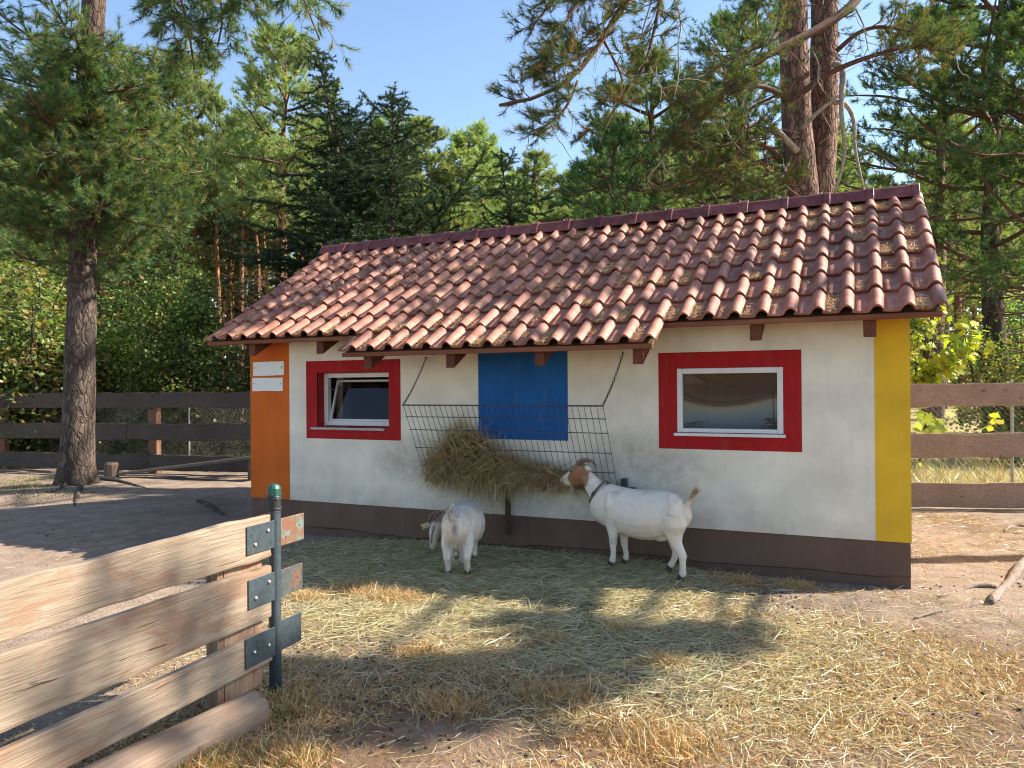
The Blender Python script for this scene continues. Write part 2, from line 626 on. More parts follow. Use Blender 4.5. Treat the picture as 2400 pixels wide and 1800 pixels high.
MAT['bark_far'] = m_bark('orange_pine_bark', (0.20, 0.125, 0.085), (0.42, 0.20, 0.10), 2.0, 8.0, sc=9.0)
MAT['bark_dark'] = m_bark('spruce_bark', (0.10, 0.075, 0.06), (0.12, 0.085, 0.065), 0, 10, sc=12)
MAT['twig'] = m_plain('pine_limb_bark', (0.12, 0.065, 0.045), 0.9, 0.4, 20, 0.4, bscale=40)
MAT['deadwood'] = m_plain('dead_wood', (0.34, 0.29, 0.22), 0.9, 0.35, 15, 0.4, bscale=40)
# ------------------------------------------------------------------ ground
def axis_coords(lo, hi, step, far, grow=1.22):
    mid = list(np.arange(lo, hi + 1e-6, step))
    a, s = mid[-1], step
    right = []
    while a < far:
        s *= grow
        a += s
        right.append(a)
    a, s = mid[0], step
    left = []
    while a > -far:
        s *= grow
        a -= s
        left.append(a)
    return np.array(left[::-1] + mid + right)

def hay_density(x, y):
    """thickness of the strewn hay: heaped under the rack along the wall, thinning out towards the yard"""
    d = np.exp(-((x - 3.4) / 1.9) ** 4) * np.exp(-((y + 0.75) / 1.05) ** 4)
    d = np.maximum(d, 0.55 * np.exp(-((x - 4.3) / 2.1) ** 4) * np.exp(-((y + 2.1) / 1.1) ** 4))
    return d

def ground_z(x, y):
    x = np.asarray(x, float)
    y = np.asarray(y, float)
    p = np.stack([x, y, np.zeros_like(x)], -1)
    near = np.exp(-(x ** 2 + y ** 2) / 900.0)
    z = 0.035 * fbm(p * 0.6, 3) + 0.014 * fbm(p * 3.1 + 5, 3) + 0.006 * fbm(p * 11 + 9, 2)
    z = z * (0.35 + 0.65 * near)
    z = z + 0.035 * hay_density(x, y)
    z = z + 0.05 * np.exp(-((x + 5.1) ** 2 + (y - 1.6) ** 2) / 1.6)
    return z

gx = axis_coords(-11, 10, 0.07, 420)
gy = axis_coords(-7.5, 6, 0.07, 420)
GX, GY = np.meshgrid(gx, gy)
GZ = ground_z(GX, GY)
nx_, ny_ = len(gx), len(gy)
gi = np.arange(ny_ - 1)[:, None] * nx_ + np.arange(nx_ - 1)[None]
gf = np.stack([gi, gi + 1, gi + 1 + nx_, gi + nx_], -1).reshape(-1, 4)

def m_ground():
    k = N('sandy_ground')
    c = k.coord()
    n1 = k.noise(c, 0.55, 6, 0.6)
    n2 = k.noise(c, 4.5, 6, 0.65)
    n3 = k.noise(c, 38, 5, 0.65)
    sand = k.ramp(n2, [(0.28, (0.20, 0.145, 0.108)), (0.55, (0.31, 0.235, 0.178)), (0.8, (0.40, 0.315, 0.245))])
    soil = (0.13, 0.095, 0.075)
    base = k.mix(k.ramp(n1, [(0.52, 0.0), (0.66, 0.6)]), sand, soil)
    base = k.mix(k.ramp(n3, [(0.62, 0.0), (0.72, 0.55)]), base, (0.09, 0.065, 0.05))
    hum = k.noise(c, 1.3, 6, 0.62)
    sx0 = k.n('ShaderNodeSeparateXYZ')
    k.l(c, sx0.inputs[0])
    zone = k.math('MULTIPLY', k.ramp(k.math('ADD', k.math('MULTIPLY', sx0.outputs[1], -0.5), -0.1), [(0.2, 0.0), (0.6, 1.0)]), k.ramp(k.math('SUBTRACT', k.math('MULTIPLY', sx0.outputs[0], 0.5), 1.0), [(0.2, 0.0), (0.7, 1.0)]))
    base = k.mix(k.math('MULTIPLY', zone, k.ramp(hum, [(0.36, 0.15), (0.56, 0.85)])), base, (0.17, 0.105, 0.062))
    # beyond the fence: a dry meadow
    sx = k.n('ShaderNodeSeparateXYZ')
    k.l(c, sx.inputs[0])
    f = k.ramp(k.math('ADD', k.math('MULTIPLY', k.math('SUBTRACT', sx.outputs[1], 4.6), 0.6), k.math('MULTIPLY', n2, 0.6)), [(0.25, 0.0), (0.6, 1.0)])
    mead = k.ramp(n2, [(0.3, (0.30, 0.22, 0.10)), (0.7, (0.46, 0.37, 0.18))])
    k.base(k.mix(f, base, mead))
    k.rough(0.95)
    k.spec(0.1)
    k.bump(k.math('ADD', n3, k.math('MULTIPLY', n2, 0.6)), 0.7, 0.03)
    return k.m
MAT['ground'] = m_ground()
g = Geo().add(np.stack([GX, GY, GZ], -1).reshape(-1, 3), f4=gf)
ground = g.build('ground', MAT['ground'], smooth=True)
tag(ground, 'sandy trampled ground of the goat yard and meadow', 'ground', kind='structure')
# ------------------------------------------------------------------ the hut
HL, HW = 6.683, 3.408            # length of the front wall, depth
ZP = 0.357                       # top of the plinth
EY, EZ, RY, RZ = -0.38, 2.147, 1.704, 3.445     # tile edge at the eave, tile top at the ridge
RX0, RX1 = -0.322, 6.898
SA = math.atan2(RZ - EZ, RY - EY)
SD = np.array([0, -math.cos(SA), -math.sin(SA)])     # down the slope
SN = np.array([0, -math.sin(SA), math.cos(SA)])      # normal of the slope
NROW, NCOL = 7, 35
SLOPE = math.hypot(RZ - EZ, RY - EY)
EXPO, TW = SLOPE / NROW, (RX1 - RX0) / NCOL

hut = empty('animal_hut', (0, 0, 0))
tag(hut, 'small white rendered animal hut with red tiled roof and coloured corner bands', 'hut')

def plaster_quads(geo, rects, y):
    for (x0, x1, z0, z1) in rects:
        geo.add([(x0, y, z0), (x1, y, z0), (x1, y, z1), (x0, y, z1)], f4=[(0, 1, 2, 3)])

LW = (0.947, 1.873, 1.174, 1.766)      # left opening  x0 x1 z0 z1
RW = (4.871, 5.753, 1.187, 1.747)      # right opening
WT = 0.24                              # wall thickness
ZTOP = 2.17
g = Geo()
# front wall as butted blocks round the two openings
g.box(0, LW[0], 0, WT, ZP, ZTOP)
g.box(LW[0], LW[1], 0, WT, ZP, LW[2])
g.box(LW[0], LW[1], 0, WT, LW[3], ZTOP)
g.box(LW[1], RW[0], 0, WT, ZP, ZTOP)
g.box(RW[0], RW[1], 0, WT, ZP, RW[2])
g.box(RW[0], RW[1], 0, WT, RW[3], ZTOP)
g.box(RW[1], HL, 0, WT, ZP, ZTOP)
g.box(0, HL, HW - WT, HW, ZP, ZTOP)
wall = g.build('wall', MAT['white'], hut)
for nm, xa, xb, mt in (('gable_wall', 0.0, WT, 'orange'), ('gable_wall', HL - WT, HL, 'yellow')):
    g = Geo()
    pr = [(WT, ZP), (HW - WT, ZP), (HW - WT, ZTOP), (HW / 2, RZ - 0.12), (WT, ZTOP)]
    v = [(xa, y, z) for y, z in pr] + [(xb, y, z) for y, z in pr]
    q = [(i, (i + 1) % 5, (i + 1) % 5 + 5, i + 5) for i in range(5)]
    g.add(v, f3=[(0, 2, 1), (0, 3, 2), (0, 4, 3), (5, 6, 7), (5, 7, 8), (5, 8, 9)], f4=q)
    g.build(nm, MAT[mt], hut)
# plinth, slightly set back, with a crumbling lower edge
g = Geo()
xs = np.linspace(0.004, HL - 0.004, 90)
pz = np.array([0.357, 0.30, 0.15, 0.075, 0.06, -0.15])
V = []
for i, x in enumerate(xs):
    nz = float(fbm(np.array([x * 2.2, 3.0, 0]), 4))
    e = 0.065 + 0.045 * nz + 0.03 * max(0, (x - 4.5) / 2.2)
    for j, z in enumerate(pz):
        y = 0.010
        if j == 3: z = e + 0.012
        if j == 4: z, y = e, 0.030
        if j == 5: y = 0.034
        V.append((x, y, z))
m_ = len(pz)
q = [(i * m_ + j, i * m_ + j + 1, (i + 1) * m_ + j + 1, (i + 1) * m_ + j) for i in range(len(xs) - 1) for j in range(m_ - 1)]
g.add(V, f4=q)
g.box(0.004, HL - 0.004, 0.04, HW - 0.01, -0.15, ZP - 0.004)
g.build('plinth', MAT['plinth'], hut)

# painted areas: coats of coloured render 3 mm proud of the wall
def coat(name, mt, x0, x1, z0, z1, label=None, hole=None):
    g = Geo()
    if hole is None:
        g.box(x0, x1, -0.003, 0.02, z0, z1)
    else:
        a, b, c, d = hole
        g.box(x0, a, -0.003, 0.02, z0, z1)
        g.box(b, x1, -0.003, 0.02, z0, z1)
        g.box(a, b, -0.003, 0.02, z0, c)
        g.box(a, b, -0.003, 0.02, d, z1)
    o = g.build(name, MAT[mt], hut)
    if label:
        o['label'] = label
    return o
coat('corner_band', 'orange', -0.003, 0.558, ZP + 0.001, ZTOP - 0.004, 'orange painted corner band')
coat('corner_band', 'yellow', 6.435, HL + 0.003, ZP + 0.001, ZTOP - 0.004, 'yellow painted corner band')
coat('painted_panel', 'blue', 2.919, 3.853, 1.0885, ZTOP - 0.004, 'blue painted panel behind the hay rack')
sl = coat('window_surround', 'red', 0.796, 2.016, 1.048, 1.893, 'red painted surround of the tilted window', hole=LW)
sr = coat('window_surround', 'red', 4.709, 5.894, 1.042, 1.886, 'red painted surround of the closed window', hole=RW)
g = Geo()                                # red reveal of the left window
for (a, b, c, d) in ((LW[0], LW[0] + 0.004, LW[2], LW[3]), (LW[1] - 0.004, LW[1], LW[2], LW[3])):
    g.box(a, b, 0.021, 0.105, c, d)
g.box(LW[0] + 0.004, LW[1] - 0.004, 0.021, 0.105, LW[3] - 0.004, LW[3])
g.box(LW[0] + 0.004, LW[1] - 0.004, 0.021, 0.105, LW[2], LW[2] + 0.004)
o = g.build('reveal', MAT['red'])
o.parent = sl

def frame_part(parent, x0, x1, z0, z1, w, y0, y1, name='frame', mt='frame_white', wb=None):
    g = Geo()
    wb = wb or w
    g.box(x0, x0 + w, y0, y1, z0, z1)
    g.box(x1 - w, x1, y0, y1, z0, z1)
    g.box(x0 + w, x1 - w, y0, y1, z0, z0 + wb)
    g.box(x0 + w, x1 - w, y0, y1, z1 - w, z1)
    return bevel(g.build(name, MAT[mt], parent), 0.004, 2)

# left window: hopper sash tilted into the room
win = empty('window')
win.parent = hut
win['label'] = 'window with its sash tilted inwards'
frame_part(win, LW[0] + 0.006, LW[1] - 0.006, LW[2] + 0.012, LW[3] - 0.006, 0.05, 0.105, 0.165)
tilt = math.radians(17)
sa = np.array([0, math.sin(tilt), math.cos(tilt)])
sn_ = np.array([0, math.cos(tilt), -math.sin(tilt)])
o0 = np.array([0, 0.125, LW[2] + 0.064])
X0, X1, SH = LW[0] + 0.060, LW[1] - 0.060, 0.47
g = Geo()
ex = np.array([1.0, 0, 0])
g.obox(o0, ex, sn_, sa, X0, X0 + 0.022, 0, 0.035, 0, SH)
g.obox(o0, ex, sn_, sa, X1 - 0.022, X1, 0, 0.035, 0, SH)
g.obox(o0, ex, sn_, sa, X0 + 0.022, X1 - 0.022, 0, 0.035, 0, 0.022)
g.obox(o0, ex, sn_, sa, X0 + 0.022, X1 - 0.022, 0, 0.035, SH - 0.022, SH)
bevel(g.build('sash', MAT['frame_white'], win), 0.003)
g = Geo()
g.add([o0 + ex * a_ + sn_ * 0.016 + sa * b_ for a_, b_ in ((X0 + .02, .02), (X1 - .02, .02), (X1 - .02, SH - .02), (X0 + .02, SH - .02))], f4=[(0, 1, 2, 3)])
g.build('pane', MAT['glass'], win)
g = Geo().tube([(X0 - 0.004, 0.13, LW[3] - 0.16), (X0 + 0.004, 0.24, LW[3] - 0.20)], 0.006, 6)
g.build('stay', MAT['zinc'], win)
g = Geo()
g.box(0.870, 1.83, -0.03, 0.10, 1.146, 1.172)
bevel(g.build('sill', MAT['sill'], win), 0.003)
# inside: a wooden board beside the window
g = Geo().box(LW[0] + 0.06, LW[0] + 0.14, 0.26, 0.42, 0.9, 2.0)
g.build('lining_board', MAT['gate_wood'], win)

# right window: fixed frame with a bulging acrylic sheet
win2 = empty('window')
win2.parent = hut
win2['label'] = 'closed window with a bulging reflective sheet'
frame_part(win2, RW[0] + 0.002, RW[1] - 0.002, RW[2] + 0.002, RW[3] - 0.002, 0.047, -0.008, 0.06, wb=0.035)
nxp, nzp = 28, 20
V = []
for j in range(nzp):
    for i in range(nxp):
        u, w = i / (nxp - 1), j / (nzp - 1)
        x = RW[0] + 0.045 + u * (RW[1] - RW[0] - 0.09)
        z = RW[2] + 0.033 + w * (RW[3] - RW[2] - 0.078)
        b = math.sin(math.pi * w) ** 0.8 * (0.6 + 0.4 * math.sin(math.pi * min(1, u * 1.05)))
        y = 0.022 + 0.024 * b * (1 - 0.25 * math.cos(3 * u)) + 0.006 * math.sin(5 * u + 2 * w)
        V.append((x, y, z))
q = [(j * nxp + i, j * nxp + i + 1, (j + 1) * nxp + i + 1, (j + 1) * nxp + i) for j in range(nzp - 1) for i in range(nxp - 1)]
Geo().add(V, f4=q).build('pane', MAT['acrylic'], win2, smooth=True)
g = Geo()
g.box(RW[0] + 0.04, RW[0] + 0.245, 0.07, 0.085, RW[2] + 0.05, RW[3] - 0.05)
g.build('backing_sheet', m_plain('brown_sheet', (0.13, 0.09, 0.065), 0.5, 0.1), win2)
g = Geo()
g.box(RW[0] + 0.246, RW[1] - 0.04, 0.09, 0.10, RW[2] + 0.03, RW[3] - 0.03)
g.build('backing_sheet', m_plain('grey_sheet', (0.16, 0.15, 0.15), 0.5, 0.1), win2)
g = Geo()
g.box(4.848, 5.770, -0.045, 0.05, 1.158, 1.184)
bevel(g.build('sill', MAT['frame_white'], win2), 0.003)

# room behind the windows
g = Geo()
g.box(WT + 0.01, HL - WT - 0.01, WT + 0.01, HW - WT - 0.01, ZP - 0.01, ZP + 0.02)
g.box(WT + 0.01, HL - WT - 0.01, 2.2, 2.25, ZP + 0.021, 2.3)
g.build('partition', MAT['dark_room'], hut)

# roof: boarded deck below, clay pantiles above
roof = empty('roof')
roof.parent = hut
def slope_pt(x, v, n=0.0):
    """point v metres down the slope from the ridge, n metres above the tile plane"""
    return np.array([x, RY, RZ]) + SD * v + SN * n
g = Geo()
e_n = -0.055
for (x0, x1, v1) in ((RX0 + 0.03, RX1 - 0.03, SLOPE - 0.03),):
    a = [slope_pt(x0, 0, e_n), slope_pt(x1, 0, e_n), slope_pt(x1, v1, e_n), slope_pt(x0, v1, e_n)]
    b = [p - SN * 0.022 for p in a]
    g.add(a + b, f4=[(0, 3, 2, 1), (4, 5, 6, 7), (0, 1, 5, 4), (1, 2, 6, 5), (2, 3, 7, 6), (3, 0, 4, 7)])
xe0, xe1 = RX0 + 10 * TW, RX0 + 25 * TW
a = [slope_pt(xe0 + .03, SLOPE - 0.029, e_n), slope_pt(xe1 - .03, SLOPE - 0.029, e_n), slope_pt(xe1 - .03, SLOPE + EXPO - 0.03, e_n), slope_pt(xe0 + .03, SLOPE + EXPO - 0.03, e_n)]
b = [p - SN * 0.022 for p in a]
g.add(a + b, f4=[(0, 3, 2, 1), (4, 5, 6, 7), (0, 1, 5, 4), (1, 2, 6, 5), (2, 3, 7, 6), (3, 0, 4, 7)])
g.build('deck', MAT['deck'], roof)
# rear slope: pantile relief in one sheet (nothing of it is in view)
prof = [(0.0, 0.004), (0.05, 0.0), (0.10, 0.004), (0.125, 0.02), (0.15, 0.036), (0.17, 0.041), (0.19, 0.034), (0.205, 0.018)]
V = []
NN = NCOL * len(prof)
for c in range(NCOL):
    for (px_, pn) in prof:
        for v in (0.0, SLOPE + 0.02):
            V.append((RX0 + c * TW + px_, RY + math.cos(SA) * v + math.sin(SA) * pn, RZ - math.sin(SA) * v + math.cos(SA) * pn))
q = [(2 * i, 2 * i + 1, 2 * i + 3, 2 * i + 2) for i in range(NN - 1)]
Geo().add(V, f4=q).build('rear_slope', MAT['tile'], roof, smooth=True)

# one pantile: flat pan on the left, roll on the right
TL, TT = 0.405, 0.019
tp = [(0.0, 0.006), (0.055, 0.0), (0.106, 0.001), (0.120, 0.008), (0.130, 0.024), (0.142, 0.042), (0.156, 0.053), (0.171, 0.057), (0.187, 0.052), (0.202, 0.038), (0.214, 0.020), (0.2235, 0.0075)]
def tile_mesh(name, mt):
    V = []
    for (x, n) in tp: V.append((x, 0.0, n))
    for (x, n) in tp: V.append((x, -TL, n + 0.032))
    for (x, n) in tp: V.append((x, -TL + 0.002, n + 0.032 - TT))
    k = len(tp)
    q = []
    for i in range(k - 1):
        q.append((i + k, i + 1 + k, i + 1, i))
        q.append((i + 2 * k, i + 1 + 2 * k, i + 1 + k, i + k))
    return Geo().add(V, f4=q, f3=[(k - 1, 2 * k - 1, 3 * k - 1), (0, 2 * k, k)]).mesh(name, mt, smooth=True)
tm = tile_mesh('roof_tile', MAT['tile'])
tm.attributes.new('sharp_edge', 'BOOLEAN', 'EDGE')
k_ = len(tp)
tm.attributes['sharp_edge'].data.foreach_set('value', [all(k_ <= v < 2 * k_ for v in e.vertices) for e in tm.edges])
R_ = Matrix(((1, 0, 0), (0, math.cos(SA), -math.sin(SA)), (0, math.sin(SA), math.cos(SA))))
rt = random.Random(4)
def add_tile(c, r):
    o = bpy.data.objects.new('roof_tile', tm)
    COL.objects.link(o)
    o.parent = roof
    p = slope_pt(RX0 + c * TW, r * EXPO - (TL - EXPO) + rt.uniform(-.004, .004), -0.028 + 0.0008 * (c % 2))
    e = R_.to_4x4()
    j = Matrix.Rotation(rt.gauss(0, 0.008), 4, 'Z') @ Matrix.Rotation(rt.uniform(-0.006, 0.010), 4, 'X') @ Matrix.Rotation(rt.uniform(-0.008, 0.008), 4, 'Y')
    o.matrix_local = Matrix.Translation(Vector(p)) @ e @ j
for r in range(NROW):
    for c in range(NCOL):
        add_tile(c, r)
for c in range(10, 25):
    add_tile(c, NROW)

# ridge: overlapping capped tiles with copper clips
NRT = 18
RL = (RX1 - RX0 - 0.05) / NRT
def ridge_mesh():
    pr = [(-0.115, -0.055), (-0.098, -0.005), (-0.058, 0.060), (-0.036, 0.078), (0.0, 0.084), (0.036, 0.078), (0.058, 0.060), (0.098, -0.005), (0.115, -0.055)]
    secs = [(0.0, 0.94), (0.30, 0.99), (RL - 0.055, 1.0), (RL - 0.05, 1.11), (RL + 0.008, 1.12), (RL + 0.014, 1.07)]
    V = [(x, y * s, (z + 0.02) * s - 0.02 * s) for x, s in secs for (y, z) in pr]
    k = len(pr)
    q = [(i * k + j, i * k + j + 1, (i + 1) * k + j + 1, (i + 1) * k + j) for i in range(len(secs) - 1) for j in range(k - 1)]
    f3 = [((len(secs) - 1) * k, (len(secs) - 1) * k + j, (len(secs) - 1) * k + j + 1) for j in range(1, k - 1)]
    f3 += [(0, j + 1, j) for j in range(1, k - 1)]
    return Geo().add(V, f4=q, f3=f3).mesh('ridge_tile', MAT['ridge'], smooth=False)
rm = ridge_mesh()
cm = Geo()
for sgn in (-1, 1):
    cm.add([(0, 0.0, 0.089), (0.018, 0, 0.089), (0.018, sgn * 0.04, 0.084), (0, sgn * 0.04, 0.084), (0.018, sgn * 0.064, 0.058), (0, sgn * 0.064, 0.058)], f4=[(0, 1, 2, 3), (3, 2, 4, 5)])
cmesh = cm.mesh('clip', MAT['clip'])
for i in range(NRT):
    o = bpy.data.objects.new('ridge_tile', rm)
    COL.objects.link(o)
    o.parent = roof
    o.location = (RX0 + 0.02 + i * RL, RY, RZ + 0.018 + rt.uniform(-.002, .003))
    o.rotation_euler = (rt.uniform(-.01, .01), 0.006, rt.uniform(-.006, .006))
    cl = bpy.data.objects.new('ridge_clip', cmesh)
    COL.objects.link(cl)
    cl.parent = roof
    cl.location = (RX0 + 0.02 + (i + 1) * RL - 0.075, RY, RZ + 0.026)

# eave boards and rafters
def eave_board(x0, x1, v):
    g = Geo()
    p = slope_pt(0, v, 0)
    g.box(x0, x1, p[1] + 0.012, p[1] + 0.05, p[2] - 0.072, p[2] - 0.030)
    bevel(g.build('eave_board', MAT['eave'], roof), 0.004)
eave_board(RX0 + 0.03, xe0 - 0.002, SLOPE - 0.012)
eave_board(xe1 + 0.002, RX1 - 0.02, SLOPE - 0.012)
eave_board(xe0 + 0.03, xe1 - 0.02, SLOPE + EXPO - 0.012)
for x, v in ((0.30, SLOPE - 0.05), (1.22, SLOPE - 0.05), (2.02, SLOPE + EXPO - 0.06), (2.93, SLOPE + EXPO - 0.06), (3.81, SLOPE + EXPO - 0.06), (4.68, SLOPE + EXPO - 0.06), (5.57, SLOPE - 0.05), (6.40, SLOPE - 0.05)):
    g = Geo()
    n0, n1 = -0.078, -0.275
    v0 = 1.4
    a = [slope_pt(x, v0, n0), slope_pt(x, v0, n1), slope_pt(x, v, n0), slope_pt(x, v, n1)]
    a[3][1] = a[2][1] + 0.0; a[3][2] = a[3][2] + 0.012
    V = [p + np.array([s, 0, 0]) for s in (-0.045, 0.045) for p in a]
    g.add(V, f4=[(0, 1, 3, 2), (4, 6, 7, 5), (2, 3, 7, 6), (1, 5, 7, 3), (0, 2, 6, 4), (0, 4, 5, 1)])
    bevel(g.build('rafter', MAT['rafter'], roof), 0.004)
# ------------------------------------------------------------------ blank plates on the orange corner
def sign(x0, x1, z0, z1, skew, label):
    g = Geo()
    V = []
    rs = random.Random(int(x0 * 1000))
    n = 14
    top = [(x0 + (x1 - x0) * i / n, z1 + skew * (i / n - .5) + rs.uniform(-.002, .002)) for i in range(n + 1)]
    bot = [(x0 + (x1 - x0) * i / n, z0 + skew * (i / n - .5) + rs.uniform(-.003, .002)) for i in range(n + 1)]
    for y in (-0.013, -0.0035):
        V += [(x, y, z) for x, z in top] + [(x, y, z) for x, z in bot]
    m = n + 1
    q = []
    for i in range(n):
        q.append((m + i, m + i + 1, i + 1, i))
        q.append((2 * m + i, 2 * m + i + 1, 3 * m + i + 1, 3 * m + i))
        q.append((i, i + 1, 2 * m + i + 1, 2 * m + i))
        q.append((m + i, 3 * m + i, 3 * m + i + 1, m + i + 1))
    q += [(0, 2 * m, 3 * m, m), (n, m + n, 3 * m + n, 2 * m + n)]
    root = empty('sign_plate', ((x0 + x1) / 2, -0.0035, z0))
    o = Geo().add(np.array(V) - np.array(root.location), f4=q).build('plate', MAT['sign'], root)
    for sx in (x0 + 0.025, x1 - 0.03):
        Geo().tube([(sx, -0.010, (z0 + z1) / 2 + rs.uniform(-.01, .04)), (sx, -0.016, (z0 + z1) / 2 + rs.uniform(-.01, .04))], 0.005, 6).build('screw', MAT['iron'], root).location = -root.location
    tag(root, label, 'sign', 'blank plates on the orange corner')
sign(0.048, 0.494, 1.744, 1.899, 0.004, 'upper blank white plate screwed to the orange corner band')
sign(0.034, 0.475, 1.569, 1.718, 0.0, 'lower blank white plate screwed to the orange corner band')

# ------------------------------------------------------------------ hay rack
RK = dict(x0=2.335, x1=4.335, yt=-0.45, zt=1.432, yb=-0.05, zb=0.70)
rack = empty('hay_rack', (3.33, 0, 0.2))
tag(rack, 'grey wire grid hay rack hung on two chains below the eave', 'hay rack')
def rk(u, w):
    """u along the rack, w from its bottom (0) to its top (1)"""
    return np.array([RK['x0'] + (RK['x1'] - RK['x0']) * u, RK['yb'] + (RK['yt'] - RK['yb']) * w, RK['zb'] + (RK['zt'] - RK['zb']) * w])
off = np.array(rack.location)
for i in range(36):
    u = i / 35
    a, b = rk(u, -0.02) - off, rk(u, 1.0) - off
    Geo().tube([a, b], 0.0026, 5).build('rod', MAT['wire'], rack)
for w in (0.17, 0.42, 0.67, 0.845, 1.0):
    r_ = 0.0065 if w == 1.0 else 0.004
    s = np.array([0, -0.006, -0.004])
    Geo().tube([rk(-0.004, w) - off + s, rk(1.004, w) - off + s], r_, 6).build('crossbar', MAT['iron'] if w == 1 else MAT['wire'], rack)
def chain(p0, p1):
    p0, p1 = np.array(p0), np.array(p1)
    L = np.linalg.norm(p1 - p0)
    n = int(L / 0.027)
    g = Geo()
    t = (p1 - p0) / L
    s1 = norm(np.cross(t, [0, 1, 0.2]))
    s2 = np.cross(t, s1)
    for i in range(n + 1):
        c = p0 + t * (L * (i + .5) / (n + 1)) + np.array([0, 0, -0.03]) * math.sin(math.pi * (i + .5) / (n + 1))
        s = s1 if i % 2 else s2
        a = np.linspace(0, 2 * math.pi, 9)[:-1]
        loop = [c + t * math.cos(x) * 0.019 + s * math.sin(x) * 0.009 for x in a]
        loop.append(loop[0])
        g.tube(loop, 0.0028, 4, cap=False)
    return g
for u, xw in ((0.0, 2.332), (1.0, 4.39)):
    g = chain(np.array([xw, -0.02, 1.885]) - off, rk(u, 1.0) - off)
    g.build('chain', MAT['iron'], rack, smooth=True)
    g = Geo().tube(np.array([(xw, 0.01, 1.90), (xw, -0.03, 1.90), (xw, -0.035, 1.885), (xw, -0.015, 1.88)]) - off, 0.005, 6)
    g.build('hook', MAT['iron'], rack)
g = Geo().tube(np.array([(3.245, -0.035, 0.70), (3.246, -0.037, 0.45), (3.243, -0.034, 0.18)]) - off, 0.028, 8)
g.build('support_post', m_plain('dark_post', (0.06, 0.035, 0.025), .85, .3, 14), rack)
g = Geo().box(2.36 - off[0], 4.5 - off[0], -0.10 - off[1], -0.012 - off[1], 0.655 - off[2], 0.69 - off[2])
g.build('ledge', m_wood('grey_ledge', (0.14, 0.12, 0.10), (0.24, 0.21, 0.18)), rack)
for xb in (2.37, 4.40):
    g = Geo().box(xb - .025 - off[0], xb + .025 - off[0], -0.06, -0.004, 0.692 - off[2], 0.765 - off[2])
    bevel(g.build('bracket', MAT['iron'], rack), 0.006)

# ------------------------------------------------------------------ straw blades (used for hay, litter and dead grass)
def blades(geo, base, direc, length, width, rise, rng, col, bend=0.3, seg=2):
    """flat bent strips; base (n,3), direc (n,3) horizontal unit, rise = slope of the blade"""
    n = len(base)
    up = np.array([0, 0, 1.0])
    d = norm(direc + up * rise[:, None])
    side = norm(np.cross(d, up + rng.normal(0, .5, (n, 3))))
    bnd = norm(rng.normal(0, 1, (n, 3))) * np.array([1, 1, .4])
    P = []
    for k in range(seg + 1):
        t = k / seg
        c = base + d * (length * t)[:, None] + bnd * (bend * length * t * t)[:, None]
        w = width * (1.0 if k < seg else 0.35)
        P.append(c - side * w[:, None] * .5)
        P.append(c + side * w[:, None] * .5)
    V = np.stack(P, 1).reshape(-1, 3)
    m = 2 * (seg + 1)
    i0 = np.arange(n)[:, None] * m
    F = np.concatenate([np.stack([i0[:, 0] + 2 * k, i0[:, 0] + 2 * k + 1, i0[:, 0] + 2 * k + 3, i0[:, 0] + 2 * k + 2], -1) for k in range(seg)])
    geo.add(V, f4=F, col=np.repeat(col, m, 0))

def palette(rng, n, cols, jit=0.15):
    cols = np.array(cols)
    c = cols[rng.integers(0, len(cols), n)]
    return np.clip(c * (1 + rng.normal(0, jit, (n, 1))) * (1 + rng.normal(0, .05, (n, 3))), 0.005, 0.9)

HAY = [(0.60, 0.46, 0.21), (0.48, 0.37, 0.17), (0.68, 0.54, 0.28), (0.30, 0.23, 0.10), (0.52, 0.37, 0.16)]
GREENHAY = [(0.56, 0.50, 0.28), (0.64, 0.56, 0.33), (0.47, 0.42, 0.22), (0.70, 0.61, 0.39), (0.34, 0.29, 0.15)]
STRAW = [(0.62, 0.50, 0.28), (0.54, 0.42, 0.22), (0.68, 0.58, 0.38), (0.46, 0.35, 0.18)]
BROWN = [(0.54, 0.33, 0.14), (0.46, 0.26, 0.10), (0.60, 0.40, 0.18), (0.38, 0.21, 0.085), (0.66, 0.48, 0.25)]

# hay heaped in the rack
rng = rng_(11)
hay = Geo()
def hay_top(u):
    """height (in rack coordinates w) of the heap along the rack"""
    return 0.20 + 0.46 * np.exp(-((u - 0.285) / 0.115) ** 2) + 0.14 * np.exp(-((u - 0.16) / 0.10) ** 2) + 0.10 * np.exp(-((u - 0.52) / 0.16) ** 2) - 0.05 * np.clip((u - 0.45) / 0.1, 0, 1) - 0.07 * np.clip((u - 0.62) / 0.2, 0, 1)
n = 9000
u = rng.uniform(0.045, 0.79, n)
wv = rng.uniform(-0.06, 1.0, n) ** 0.9 * hay_top(u)
base = np.array([rk(a, b) for a, b in zip(u, wv)])
depth = rng.uniform(0, 1, n) ** 0.5
wall_y = -0.03
base[:, 1] = wall_y + (base[:, 1] + 0.0 - wall_y) * depth * (0.8 + 0.35 * hay_top(u)) - 0.028 * depth - 0.03
base += rng.normal(0, .012, (n, 3))
ang = rng.uniform(0, 2 * math.pi, n)
dirv = np.stack([np.cos(ang), 0.35 * np.sin(ang), np.zeros(n)], -1)
base[:, 1] -= np.where(rng.uniform(size=n) < .12, rng.uniform(0, .05, n), 0)
blades(hay, base, norm(dirv), rng.uniform(.07, .24, n), rng.uniform(.0028, .0055, n), rng.normal(-0.25, .6, n), rng, palette(rng, n, HAY + STRAW[1:3] + BROWN[:1], .22), .35)
n = 1300                                   # drooping stalks hanging out below
u = rng.uniform(0.06, 0.80, n)
base = np.array([rk(a, b) for a, b in zip(u, rng.uniform(-0.02, 0.12, n))]) + np.stack([rng.normal(0, .02, n), -rng.uniform(.0, .07, n), rng.normal(0, .015, n)], -1)
